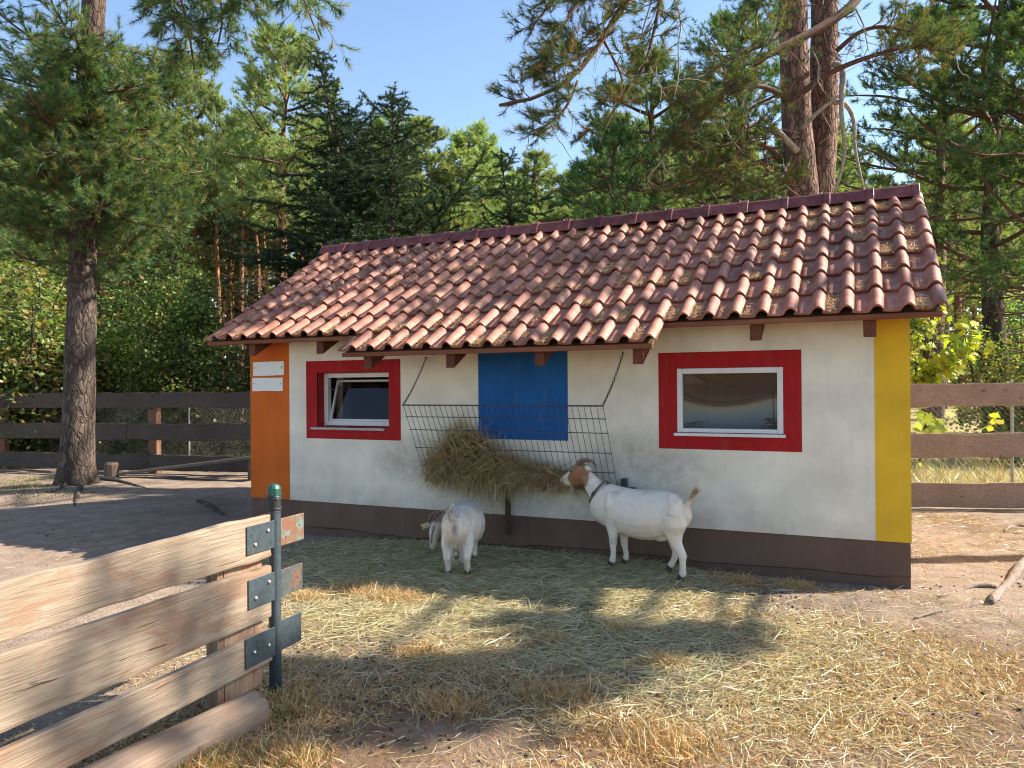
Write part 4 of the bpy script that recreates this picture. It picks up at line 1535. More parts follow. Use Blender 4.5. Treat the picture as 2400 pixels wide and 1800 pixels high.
legs1 = [
    (+.085, [(640, 800, .075), (650, 900, .058), (652, 985, .040), (652, 1040, .036), (652, 1085, .027), (653, 1150, .024), (650, 1195, .028), (640, 1232, .027)], (630, 1268)),
    (-.085, [(745, 820, .070), (755, 930, .048), (758, 1015, .034), (762, 1062, .033), (770, 1105, .024), (778, 1150, .023), (778, 1180, .027), (772, 1208, .026)], (764, 1240)),
    (+.090, [(1240, 780, .105), (1252, 880, .098), (1245, 970, .072), (1268, 1060, .048), (1308, 1135, .037), (1325, 1165, .036), (1328, 1225, .027), (1328, 1295, .026), (1328, 1340, .030), (1325, 1372, .028)], (1316, 1410)),
    (-.090, [(1215, 800, .095), (1220, 930, .075), (1240, 1040, .045), (1262, 1120, .034), (1262, 1150, .033), (1245, 1200, .025), (1225, 1240, .025), (1212, 1262, .028), (1206, 1275, .027)], (1198, 1300)),
]
for b, pts, foot in legs1:
    g.tube([g1(u, v, b) for u, v, r in pts], [(r * 1.0, r * .9) for u, v, r in pts], 12, ref=H1)
# drop of the tail, udder side and ears
g.tube([g1(1360, 690), g1(1392, 640), g1(1425, 600)], [.028, .020, .012], 8)
g.tube([g1(1180, 950, .02), g1(1130, 985, .03), g1(1080, 1000, .02)], [.04, .045, .03], 8)
for s in (1, -1):
    g.tube([g1(372, 318, s * .045), g1(398, 318, s * .075), g1(425, 322, s * .085), g1(440, 335, s * .085)], [(.016, .010), (.026, .007), (.022, .006), (.008, .004)], 8, ref=(0, 0, 1))
# shoulder blade, hip bone, stifle
for s in (1, -1):
    g.tube([g1(640, 560, s * .095), g1(625, 680, s * .118), g1(640, 790, s * .110)], [.045, .060, .050], 10)
    g.tube([g1(1215, 590, s * .085), g1(1260, 660, s * .112), g1(1250, 780, s * .125)], [.035, .055, .065], 10)
    g.tube([g1(1180, 880, s * .105), g1(1190, 940, s * .100)], [.045, .040], 10)
me, co, nr = skin_from(g, 'body', .0085, 3)
# coat: white with a rust-brown head, white blaze and muzzle
def hdist(u, v, ru, rv):
    c = g1(u, v)
    a = (co - c) @ (-H1)
    z = co[:, 2] - c[2]
    return np.sqrt((a / (ru * MPP)) ** 2 + (z / (rv * MPP)) ** 2)
cols = np.repeat(WHITE[None], len(co), 0)
nz = fbm(co * 16, 4)
cols *= (1 + .07 * nz)[:, None]
cols *= np.where(np.random.default_rng(1).uniform(size=len(co)) < 0, 1, 1)[:, None]
brown = np.array([0.34, 0.155, 0.075])
hb = np.clip((1.12 - hdist(335, 400, 128, 130) + .10 * nz) / .12, 0, 1)
hb = np.maximum(hb, np.clip((1.0 - hdist(365, 480, 40, 60) + .1 * nz) / .2, 0, 1))
# blaze: the upper front of the face stays white, and the muzzle
axis_a = (co - g1(300, 380)) @ H1
lat = (co - g1(300, 380)) @ L1
la, lb = g1(300, 262), g1(208, 455)
A0, A1 = np.array([(la - g1(300, 380)) @ H1, la[2]]), np.array([(lb - g1(300, 380)) @ H1, lb[2]])
tt_ = np.clip((co[:, 2] - A0[1]) / (A1[1] - A0[1]), -.3, 1.2)
blaze = np.clip((axis_a - (A0[0] + (A1[0] - A0[0]) * tt_) + .004 * nz) / .006, 0, 1)
muz = np.clip((axis_a - (185 - 100) * MPP * 1.05 + .008 * nz) / .012, 0, 1)
hb = hb * (1 - blaze) * (1 - muz)
cols = cols * (1 - hb[:, None]) + brown[None] * (1 + .25 * nz)[:, None] * hb[:, None]
nose = np.clip((axis_a - 150 * MPP) / .008, 0, 1) * .45
cols = cols * (1 - nose[:, None]) + np.array([0.20, 0.13, 0.12]) * nose[:, None]
dirt = np.clip(fbm(co * 7 + 30, 4) * 2.4 - .8, 0, .28) + np.clip((.32 - co[:, 2]) * 1.0, 0, .24) * (.5 + .5 * np.clip(fbm(co * 18, 3) * 2 + .5, 0, 1)) + .10 * np.exp(-((co[:, 2] - .44) / .04) ** 2)
cols = cols * (1 - dirt[:, None]) + np.array([0.36, 0.27, 0.22]) * dirt[:, None]
set_cols(me, np.clip(cols, .01, .9))
me.materials.clear()
me.materials.append(MAT['hair'])
me.transform(Matrix.Translation(-Vector(go)))
body = bpy.data.objects.new('body', me)
COL.objects.link(body)
body.parent = goat
rng = rng_(51)
def flow1(p):
    f = np.tile(-H1 * .8 + np.array([0, 0, -.55]), (len(p), 1))
    return f
x = fur('coat_hair', goat, co - go, nr, np.clip(cols, .01, .9), flow1, 24000, lambda p: np.where(p[:, 2] + go[2] < .42, .014, .021), rng, .20, .0022)
# horns, beard, tail hair, eye, collar
for s in (1, -1):
    hp = [g1(312, 312, s * .020), g1(314, 272, s * .024), g1(350, 250, s * .032), g1(400, 240, s * .044), g1(446, 252, s * .056), g1(484, 294, s * .064)]
    h_ = horn_mesh(np.array(hp) - go, .024, .007).build('horn', MAT['horn'], goat, smooth=True)
g = Geo()
n = 90
pts = np.array([g1(u, v, b) for u, v, b in zip(rng.normal(243, 8, n), rng.normal(490, 6, n), rng.normal(0, .008, n))]) - go
strands(g, pts, norm(np.stack([rng.normal(0.1, .08, n), rng.normal(0, .08, n), np.full(n, -1.)], -1)), rng.uniform(.05, .10, n), .003, rng, palette(rng, n, [(0.6, 0.5, 0.42), (0.5, 0.36, 0.28)], .1), .12)
g.build('beard', MAT['hair'], goat, color=True)
g = Geo()
n = 420
tq = rng.uniform(0, 1, n)
tb = np.array([g1(1385 + 60 * t, 655 - 95 * t, b) for t, b in zip(tq, rng.normal(0, .010, n))]) - go
dr = norm(np.array([.55, -.15, .85]) + rng.normal(0, .28, (n, 3)))
tc = palette(rng, n, [(0.66, 0.56, 0.45), (0.62, 0.50, 0.38)], .1)
tc[tq > .55] = palette(rng, int((tq > .55).sum()), [(0.52, 0.28, 0.13), (0.62, 0.42, 0.26)], .1)
strands(g, tb, dr, rng.uniform(.03, .075, n), .004, rng, tc, .15)
g.build('tail_hair', MAT['hair'], goat, color=True)
for s in (1, -1):
    e = g1(238, 352, s * .043) - go
    Geo().tube([e - L1 * .008 * s, e + L1 * .003 * s, e + L1 * .007 * s], [.011, .010, .003], 10).build('eye', m_plain('goat_eye', (0.03, 0.018, 0.01), .2), goat, smooth=True)
# collar: closed strap round the lower neck
ca, cb_ = g1(583, 452), g1(448, 662)
cc_ = (ca + cb_) / 2
ax_ = norm(ca - cb_)
ru = np.linalg.norm(ca - cb_) / 2 + .004
tn = np.cross(ax_, L1)
g = Geo()
V = []
K = 40
for k in range(K):
    th = 2 * math.pi * k / K
    for w in (-.011, .011):
        for e in (0.0, .004):
            V.append(cc_ + ax_ * math.cos(th) * (ru + e) + L1 * math.sin(th) * (.085 + e) + tn * w - go)
q = []
for k in range(K):
    a, b = 4 * k, 4 * ((k + 1) % K)
    q += [(a + 1, a + 3, b + 3, b + 1), (a, b, b + 2, a + 2), (a, a + 1, b + 1, b), (a + 2, b + 2, b + 3, a + 3)]
col_ = Geo().add(V, f4=q).build('collar', m_plain('grey_green_strap', (0.10, 0.115, 0.085), .7, .2, 40), goat)
bk = cc_ + L1 * .091 + ax_ * .0 - go
Geo().obox(bk, ax_, tn, L1, -.017, .017, -.014, .014, -.001, .006).build('buckle', MAT['iron'], col_)
rp_ = cb_ - ax_ * .006 - go
a = np.linspace(0, 2 * math.pi, 13)
Geo().tube([rp_ - ax_ * .012 + ax_ * math.cos(x) * .012 + tn * math.sin(x) * .012 for x in a], .0018, 5, cap=False).build('ring', MAT['zinc'], col_)
for b, pts, foot in legs1:
    f = g1(foot[0], foot[1], b)
    f[2] = GZ1 - .012
    hoof(goat, f - go, H1)

# ---- the smaller goat grazing on the hay, seen from behind
H2 = np.array([-0.36, 0.933, 0.0]); H2 /= np.linalg.norm(H2)
L2 = np.array([-H2[1], H2[0], 0.0])
P2 = np.array([3.290, -1.14, 0.0])
GZ2 = 0.055
def g2(a, b, c):
    return P2 + H2 * a + L2 * b + np.array([0, 0, c + GZ2])
goat2 = empty('goat', (P2[0] + H2[0] * .3, P2[1] + H2[1] * .3, GZ2))
tag(goat2, 'smaller greyish white goat seen from behind with its head down in the hay', 'goat')
go = np.array(goat2.location)
g = Geo()
st = [(-.150, .0, .46, .36, .040), (-.115, .0, .505, .31, .072), (-.05, -.008, .538, .265, .098), (.06, -.018, .553, .215, .135), (.18, -.030, .556, .18, .156), (.32, -.036, .550, .165, .168), (.45, -.026, .546, .185, .150), (.57, -.005, .550, .225, .128), (.66, .01, .53, .28, .09), (.71, .02, .50, .33, .05)]
g.tube([g2(a, b, (t + o) / 2) for a, b, t, o, w in st], [((t - o) / 2, w) for a, b, t, o, w in st], 20, ref=(0, 0, 1))
nk = [(.58, .01, .43, .105, .085), (.66, .06, .415, .082, .066), (.71, .13, .38, .072, .058), (.735, .19, .345, .065, .053), (.744, .24, .31, .058, .050)]
g.tube([g2(a, b, c) for a, b, c, r, w in nk], [(r, w) for a, b, c, r, w in nk], 14, ref=(0, 0, 1))
hd = [(.745, .245, .34, .030), (.747, .270, .305, .060), (.745, .292, .25, .064), (.741, .306, .19, .054), (.737, .316, .13, .043), (.733, .322, .08, .034), (.731, .324, .05, .022)]
g.tube([g2(a, b, c) for a, b, c, r in hd], [(r, r * .92) for a, b, c, r in hd], 14, ref=H2)
for s in (1, -1):
    g.tube([g2(.74 - s * .025, .29 + s * .048, .285), g2(.73 - s * .035, .29 + s * .088, .28), g2(.72 - s * .04, .29 + s * .118, .265)], [(.014, .010), (.022, .008), (.008, .004)], 8, ref=(0, 0, 1))
legs2 = []
for s in (1, -1):
    e = .074 if s == 1 else -.086
    legs2.append(('h', s, [(.03, e * .75, .40, .080), (.02, e * .88, .31, .068), (-.005, e, .235, .056), (-.045, e * 1.02, .175, .036), (-.055, e * 1.02, .150, .032), (-.035, e, .10, .024), (-.02, e, .06, .023), (-.012, e * .98, .035, .025)]))
    e = .085 * s
    legs2.append(('f', s, [(.56, e, .33, .062), (.565, e, .25, .044), (.565, e, .175, .030), (.56, e, .15, .029), (.56, e, .10, .021), (.56, e, .05, .023), (.565, e, .03, .024)]))
for kind, s, pts in legs2:
    g.tube([g2(a, b, c) for a, b, c, r in pts], [r for a, b, c, r in pts], 12, ref=H2)
g.tube([g2(-.11, .0, .46), g2(-.150, .012, .49), g2(-.160, .025, .53), g2(-.155, .035, .56)], [.032, .028, .024, .010], 8)
g.tube([g2(-.02, .0, .27), g2(.03, .0, .22), g2(.08, .0, .21)], [.03, .045, .03], 8)
for s in (1, -1):
    g.tube([g2(-.06, s * .055, .50), g2(-.02, s * .075, .45), g2(.0, s * .08, .38)], [.032, .045, .05], 10)
    g.tube([g2(.55, s * .08, .50), g2(.56, s * .11, .42), g2(.55, s * .10, .34)], [.035, .05, .045], 10)
me, co, nr = skin_from(g, 'body', .0085, 3)
loc = np.stack([(co - P2) @ H2, (co - P2) @ L2, co[:, 2] - GZ2], -1)
nz = fbm(co * 15 + 4, 4)
cols = np.repeat(WHITE[None] * .97, len(co), 0) * (1 + .08 * nz)[:, None]
gr = np.clip((loc[:, 2] - .43) / .10, 0, 1) * (loc[:, 0] < .7) * np.clip(.55 + .8 * fbm(co * 11 + 9, 4), 0, 1) * .75
cols = cols * (1 - gr[:, None]) + np.array([0.33, 0.27, 0.25]) * gr[:, None]
nb = np.clip((loc[:, 0] - .62) / .05, 0, 1) * np.clip((loc[:, 2] - .285) / .03, 0, 1) * .9
cols = cols * (1 - nb[:, None]) + np.array([0.20, 0.12, 0.08]) * nb[:, None]
hc_ = np.interp(loc[:, 2], [.05, .08, .13, .19, .25, .305], [.324, .322, .316, .306, .292, .270])
stripe = np.exp(-((loc[:, 1] - hc_ - .016) / .013) ** 2) * (loc[:, 2] < .285) * (loc[:, 2] > .11) * (loc[:, 0] > .62)
cols = cols * (1 - .9 * stripe[:, None]) + np.array([0.09, 0.045, 0.03]) * .9 * stripe[:, None]
ut = np.exp(-((loc[:, 1]) / .028) ** 2) * np.exp(-((loc[:, 2] - .40) / .05) ** 2) * (loc[:, 0] < -.08)
cols = cols * (1 - .75 * ut[:, None]) + np.array([0.10, 0.055, 0.045]) * .75 * ut[:, None]
lg = np.clip((.17 - loc[:, 2]) / .1, 0, 1) * np.clip(fbm(co * 20 + 2, 3) + .35, 0, 1) * .5
cols = cols * (1 - lg[:, None]) + np.array([0.38, 0.30, 0.26]) * lg[:, None]
cols = np.clip(cols, .01, .9)
set_cols(me, cols)
me.materials.clear()
me.materials.append(MAT['hair'])
me.transform(Matrix.Translation(-Vector(go)))
body = bpy.data.objects.new('body', me)
COL.objects.link(body)
body.parent = goat2
rng = rng_(52)
fur('coat_hair', goat2, co - go, nr, cols, lambda p: np.tile(-H2 * .5 + np.array([0, 0, -.8]), (len(p), 1)), 24000,
    lambda p: np.where((p[:, 2] + go[2] - GZ2 > .16) & (p[:, 2] + go[2] - GZ2 < .36), .036, .023), rng, .22, .0022)
g = Geo()
n = 420                                      # long fringe on the thighs
sd = rng.choice([1, -1], n)
c0 = rng.uniform(.16, .32, n)
pts = np.array([g2(a, s * b, c) for a, s, b, c in zip(rng.uniform(-.07, .01, n), sd, rng.uniform(.03, .095, n), c0)]) - go
strands(g, pts, norm(np.stack([rng.normal(0, .18, n), rng.normal(-.12, .12, n), np.full(n, -1.)], -1)), rng.uniform(.05, .11, n), .0035, rng, palette(rng, n, [(0.64, 0.56, 0.48), (0.52, 0.44, 0.38), (0.70, 0.64, 0.56)], .1), .12)
n = 380
tq = rng.uniform(0, 1, n)
pts = np.array([g2(-.13 - .045 * t, .005 + .03 * t + e, .46 + .085 * t) for t, e in zip(tq, rng.normal(0, .012, n))]) - go
strands(g, pts, norm(L2 * .25 + np.array([0, 0, 1.0]) * .5 - H2 * .2 + rng.normal(0, .4, (n, 3))), rng.uniform(.02, .04, n), .005, rng, palette(rng, n, [(0.70, 0.62, 0.52), (0.66, 0.56, 0.44)], .1), .2)
g.build('long_hair', MAT['hair'], goat2, color=True)
for s, dz in ((1, 0.0), (-1, .1)):
    Zh = 6.97 + dz
    hp = [at(1013 + dz * 110, 1240, Zh), at(1005 + dz * 110, 1221, Zh - .02), at(1011 + dz * 110, 1206, Zh - .05), at(1026 + dz * 110, 1197, Zh - .10), at(1040 + dz * 100, 1200, Zh - .14)]
    horn_mesh(np.array(hp) - go, .0165, .004).build('horn', MAT['horn'], goat2, smooth=True)
et = g2(.685, .395, .275) - go
Geo().obox(et, L2, H2, (0, 0, 1), -.02, .03, -.003, .003, -.012, .012).build('ear_tag', m_plain('yellow_tag', (0.6, 0.45, 0.05), .5), goat2)
for kind, s, pts in legs2:
    a, b, c, r = pts[-1]
    f = g2(a + .008, b, -.010)
    hoof(goat2, f - go, H2, .027, .04)
UNSEEN_TREES = [(4.0, -24.0, 13.0, 'pB', 4.0), (-6.0, -21.0, 13.0, 'pE', 3.0), (12.0, -24.0, 14.0, 'pA', 2.0), (-16.0, -14.0, 12.0, 'pD', .6), (-17.5, -4.0, 12.0, 'pB', .1), (19.0, -15.0, 13.0, 'pD', 1.6)]
# ------------------------------------------------------------------ trees
UP = np.array([0, 0, 1.0])

def needles(geo, C, Dn, n, L, W, spread, rng, cols, jit=.16, along=0.6):
    """needle tufts: n thin blades fanning out from every tuft centre C along Dn"""
    C = np.asarray(C)
    Dn = np.asarray(Dn)
    m = len(C)
    v = rng.normal(0, 1, (m, n, 3))
    v = v / np.linalg.norm(v, axis=-1, keepdims=True)
    d = norm(Dn[:, None, :] * 0.75 + v * spread)
    base = C[:, None, :] - Dn[:, None, :] * (L * along * rng.uniform(0, 1, (m, n, 1)))
    ln = L * rng.uniform(.7, 1.15, (m, n, 1))
    side = norm(np.cross(d, rng.normal(0, 1, (m, n, 3)))) * W
    V = np.stack([base - side, base + side, base + d * ln], 2).reshape(-1, 3)
    cc = np.repeat(cols, n, 0) * (1 + rng.normal(0, jit, (m * n, 1)))
    geo.add(V, f3=np.arange(3 * m * n).reshape(-1, 3), col=np.repeat(np.clip(cc, .004, .8), 3, 0))

def leaves(geo, C, Nn, size, rng, cols, jit=.2):
    """small folded leaves"""
    m = len(C)
    a = norm(np.cross(Nn, rng.normal(0, 1, (m, 3))))
    b = norm(np.cross(Nn, a))
    s = (size * rng.uniform(.65, 1.25, m))[:, None]
    tip, root = C + a * s * .55, C - a * s * .5
    l = C + b * s * .36 + Nn * s * .10
    r = C - b * s * .36 + Nn * s * .10
    V = np.stack([root, r, tip, l], 1).reshape(-1, 3)
    i = np.arange(m)[:, None] * 4
    F = np.concatenate([i + np.array([[0, 1, 2]]), i + np.array([[0, 2, 3]])])
    cc = np.clip(cols * (1 + rng.normal(0, jit, (m, 1))), .004, .8)
    geo.add(V, f3=F, col=np.repeat(cc, 4, 0))

def path(start, d, length, n, rng, wob=.12, lift=0.0, tip_up=0.0):
    p = np.array(start, float)
    d = norm(np.array(d, float))
    out = [p.copy()]
    st = length / n
    for k in range(n):
        d = norm(d + rng.normal(0, wob, 3) + UP * (lift + tip_up * (k / n)))
        p = p + d * st
        out.append(p.copy())
    return np.array(out)

def resample(pts, n):
    pts = np.asarray(pts, float)
    s = np.concatenate([[0], np.cumsum(np.linalg.norm(np.diff(pts, axis=0), axis=1))])
    t = np.linspace(0, s[-1], n)
    P = np.stack([np.interp(t, s, pts[:, k]) for k in range(3)], -1)
    for _ in range(2):
        P[1:-1] = (P[:-2] + 2 * P[1:-1] + P[2:]) / 4
    return P

GREEN_PINE = [(0.08, 0.15, 0.06), (0.115, 0.185, 0.06), (0.06, 0.12, 0.06), (0.155, 0.21, 0.065)]
YELLOW_PINE = GREEN_PINE + [(0.20, 0.21, 0.075), (0.27, 0.22, 0.085)]

class Foliage:
    def __init__(self):
        self.c, self.d = [], []
    def add(self, c, d):
        self.c.append(c)
        self.d.append(d)

def dress(limb, r0, wood, fol, rng, sub=12, sub_len=.42, twig_n=5, twig_len=.28, t0=.25, tufts=3, flat=.55, droop=0.0, wood_min=0.0, upturn=.25, sides=6):
    """clothe a limb polyline with side branches and twigs that carry needle tufts"""
    L = np.linalg.norm(np.diff(limb, axis=0), axis=1).sum()
    n = len(limb)
    rad = r0 * (1 - .82 * np.linspace(0, 1, n)) + .004
    wood.tube(limb, rad, sides)
    tg = norm(np.gradient(limb, axis=0))
    for k in range(sub):
        f = t0 + (1 - t0) * (k + rng.uniform(0, .9)) / sub
        i = min(n - 1, int(f * (n - 1)))
        s = 1 if k % 2 else -1
        lat = norm(np.cross(tg[i], UP) + 1e-6)
        d = tg[i] * rng.uniform(.35, .9) + lat * s * rng.uniform(.5, 1.1) + UP * rng.normal(.12, flat * .5)
        ln = sub_len * L * (1.05 - .65 * f) * rng.uniform(.6, 1.2) + .12
        br = path(limb[i], d, ln, 6, rng, .13, droop, upturn)
        if wood_min < ln:
            wood.tube(br, np.linspace(max(.005, rad[i] * .42), .003, len(br)), 4, cap=False)
        bt = norm(np.gradient(br, axis=0))
        for j in range(twig_n):
            g_ = rng.uniform(.25, 1.0) if j else 1.0
            q = min(len(br) - 1, int(g_ * (len(br) - 1)))
            l2 = norm(np.cross(bt[q], UP) + 1e-6)
            d2 = bt[q] * rng.uniform(.5, 1) + l2 * rng.normal(0, .75) + UP * rng.normal(.30 + droop * 2, .35)
            tl = twig_len * rng.uniform(.5, 1.15)
            tw = path(br[q], d2, tl, 3, rng, .15, droop, .15)
            if wood_min <= 0:
                wood.tube(tw, np.array([.004, .003, .0025, .002]), 3, cap=False)
            td = norm(np.gradient(tw, axis=0))
            for m in range(tufts):
                e = 1 - m * .34 * rng.uniform(.6, 1.2)
                x = np.clip(e, 0, 1) * 3
                i0 = int(min(2, x))
                fol.add(tw[i0] + (tw[i0 + 1] - tw[i0]) * (x - i0), td[i0])

def trunk_geo(pts, rad, sides=40, rough=.035, seed=0, step=.06, roots=0.0):
    """trunk with plated relief"""
    P = resample(pts, max(8, int(np.linalg.norm(np.diff(np.asarray(pts), axis=0), axis=1).sum() / step)))
    s = np.linspace(0, 1, len(P))
    r = np.interp(s, np.linspace(0, 1, len(rad)), rad)
    V = []
    ang = np.arange(sides) * 2 * math.pi / sides
    for i, p in enumerate(P):
        c = np.stack([np.cos(ang), np.sin(ang), np.zeros(sides)], -1)
        q = np.stack([np.cos(ang) * 3.2 + seed, np.sin(ang) * 3.2, np.full(sides, p[2] * 2.3)], -1)
        n1 = 1 - np.abs(fbm(q * 1.5, 3)) * 2.0
        n2 = fbm(q * .45 + 5, 2)
        rr = r[i] * (1 + rough * n1 + rough * 1.6 * n2)
        if roots:
            z = p[2] - P[0][2]
            fl = np.exp(-z / .17)
            rr = rr * (1 + roots * fl * (.65 + .6 * np.cos(ang * 4 + seed + .6 * np.sin(ang * 2))))
        V.append(p + c * rr[:, None])
    V = np.concatenate(V)
    i = np.arange(len(P) - 1)[:, None] * sides
    k = np.arange(sides)[None]
    a, b = i + k, i + (k + 1) % sides
    return Geo().add(V, f4=np.stack([a, b, b + sides, a + sides], -1).reshape(-1, 4))

def fol_mesh(fol, name, rng, n, L, W, spread, cols, jit=.16):
    g = Geo()
    C, Dn = np.array(fol.c), norm(np.array(fol.d))
    cc = palette(rng, len(C), cols, .12)
    needles(g, C, Dn, n, L, W, spread, rng, cc, jit)
    return g

# ---- pine on the left, before the fence
B = np.array([-5.18, 1.58, 0.0])
lp = empty('pine_tree', B)
tag(lp, 'tall pine with bare plated trunk standing before the dark left fence', 'tree')
tp_ = [(165, 1058, 12.2), (165, 1000, 12.2), (172, 850, 12.2), (177, 650, 12.2), (180, 450, 12.2), (186, 250, 12.15), (200, 60, 12.1), (212, -120, 12.05)]
tpts = np.array([at(x * D, y * D, Z) for x, y, Z in tp_])
tpts[0][2] = -.1
ext = [tpts[-1] + np.array([.1, 0, 2.0]), tpts[-1] + np.array([.1, .1, 5.0])]
tpts = np.vstack([tpts, ext])
tg_ = trunk_geo(tpts - B, [.26, .225, .205, .195, .18, .165, .155, .145, .12, .05], 44, .05, 2.0, .05, .75)
tg_.build('trunk', MAT['bark'], lp, smooth=True)
rng = rng_(101)
fol = Foliage()
def trunk_at(P, z):
    i = np.searchsorted(P[:, 2], z)
    i = min(max(i, 1), len(P) - 1)
    f = (z - P[i - 1][2]) / (P[i][2] - P[i - 1][2] + 1e-9)
    return P[i - 1] + (P[i] - P[i - 1]) * f
zs = list(np.linspace(3.5, 7.1, 46)) + list(np.linspace(10.2, 13.5, 11))
for k, z in enumerate(zs):
    s = trunk_at(tpts, z) - B
    a = k * 2.4 + rng.uniform(-.4, .4)
    side = a % (2 * math.pi)
    ln = (1.05 + .30 * (z - 3.0)) if z < 5.4 else 1.75 - .25 * max(0, z - 5.6)
    ln *= rng.uniform(.75, 1.2)
    d = np.array([math.cos(a), math.sin(a), rng.uniform(.0, .35)])
    lim = path(s, d, ln, 9, rng, .10, -.02, .10)
    wood = Geo()
    dress(lim, .030, wood, fol, rng, sub=12, sub_len=.42, twig_n=6, twig_len=.26, t0=.25, tufts=3, droop=-.02 if k % 3 else -.10)
    wood.build('limb', MAT['twig'], lp, smooth=True)
# short limbs hanging before the trunk on the open side
for k in range(15):
    z = 4.4 + 2.7 * k / 15
    a = math.atan2(-8.2, 11.4) + rng.normal(0, .55)
    lim = path(trunk_at(tpts, z) - B, (math.cos(a), math.sin(a), .05), rng.uniform(.7, 1.3), 8, rng, .10, -.05, .05)
    wood = Geo()
    dress(lim, .024, wood, fol, rng, sub=10, sub_len=.45, twig_n=5, twig_len=.24, t0=.2, tufts=3, droop=-.06)
    wood.build('limb', MAT['twig'], lp, smooth=True)
# limbs reaching over the yard at the top of the picture
for pts_ in ([(212, -110, 12.0), (300, -130, 11.2), (370, -60, 10.6), (400, 20, 10.3), (412, 90, 10.1), (420, 150, 10.0)], [(212, -140, 12.0), (330, -170, 10.8), (440, -90, 10.3), (480, -10, 10.2), (490, 50, 10.1), (470, 100, 10.0)],
             [(212, -120, 12.0), (280, -120, 11.0), (330, -60, 10.6), (350, 0, 10.4), (380, 50, 10.3)], [(330, -170, 10.8), (430, -130, 10.2), (510, -60, 9.9), (525, -10, 9.8), (515, 30, 9.7)],
             [(212, -170, 12.0), (420, -190, 10.4), (600, -130, 9.6), (645, -50, 9.4), (660, 20, 9.3), (690, 85, 9.2)]):
    P = resample([at(x * D, y * D, Z) for x, y, Z in pts_], 16) - B
    wood = Geo()
    dress(P, .040, wood, fol, rng, sub=22, sub_len=.17, twig_n=6, twig_len=.26, t0=.58, tufts=3, droop=-.10, upturn=-.1)
    wood.build('limb', MAT['twig'], lp, smooth=True)
fol_mesh(fol, 'crown', rng, 18, .115, .0040, .62, GREEN_PINE + YELLOW_PINE).build('crown', MAT['needle'], lp, color=True)
print('left pine tufts', len(fol.c))
# surface roots of the left pine
g = Geo()
for rr in ([(170, 1045), (120, 1070), (60, 1085), (0, 1090)], [(180, 1050), (165, 1080), (158, 1100), (170, 1125)], [(205, 1040), (260, 1050), (320, 1060), (400, 1075)], [(215, 1035), (300, 1040)], [(430, 1085), (480, 1110), (530, 1135)]):
    P = resample([onz(x * D, y * D) for x, y in rr], 14)
    P[:, 2] = ground_z(P[:, 0], P[:, 1]) - .012 + .02 * np.sin(np.linspace(0, 6, 14))
    g.tube(P - B, np.linspace(.05, .016, 14), 8)
g.build('surface_roots', MAT['bark'], lp, smooth=True)

# ---- the twin-stemmed pine behind the hut
B = np.array([5.66, 6.81, 0.0])
tw_ = empty('pine_tree', B)
tag(tw_, 'twin-stemmed red-barked pine rising behind the right end of the roof', 'tree')
ZT = 12.5
s1 = np.array([at(x * D, y * D, ZT) for x, y in ((1748, 900), (1746, 600), (1735, 420), (1722, 280), (1716, 140), (1712, 0), (1708, -200))])
s2 = np.array([at(x * D, y * D, ZT + .25) for x, y in ((1764, 900), (1765, 600), (1772, 420), (1778, 280), (1780, 140), (1782, 0), (1790, -200))])
for s in (s1, s2):
    s[0][2] = -.1
s1x = np.vstack([s1, s1[-1] + [[-.1, 0, 2.0], [-.2, .1, 3.8]]])
s2x = np.vstack([s2, s2[-1] + [[.2, 0, 2.0], [.4, .1, 4.2]]])
trunk_geo(s1x - B, [.31, .30, .27, .24, .225, .215, .205, .16, .07], 48, .045, 7.0, .05, .35).build('trunk', MAT['bark_red'], tw_, smooth=True)
trunk_geo(s2x - B, [.28, .26, .235, .22, .215, .21, .20, .16, .07], 48, .045, 12.0, .05, .35).build('trunk', MAT['bark_red'], tw_, smooth=True)
rng = rng_(102)
fol = Foliage()
def src_path(pts, n=16, B=B):
    return resample([at(x, y, Z) for x, y, Z in pts], n) - B
kw = dict(sub=18, sub_len=.36, twig_n=6, twig_len=.27, t0=.40, tufts=3)
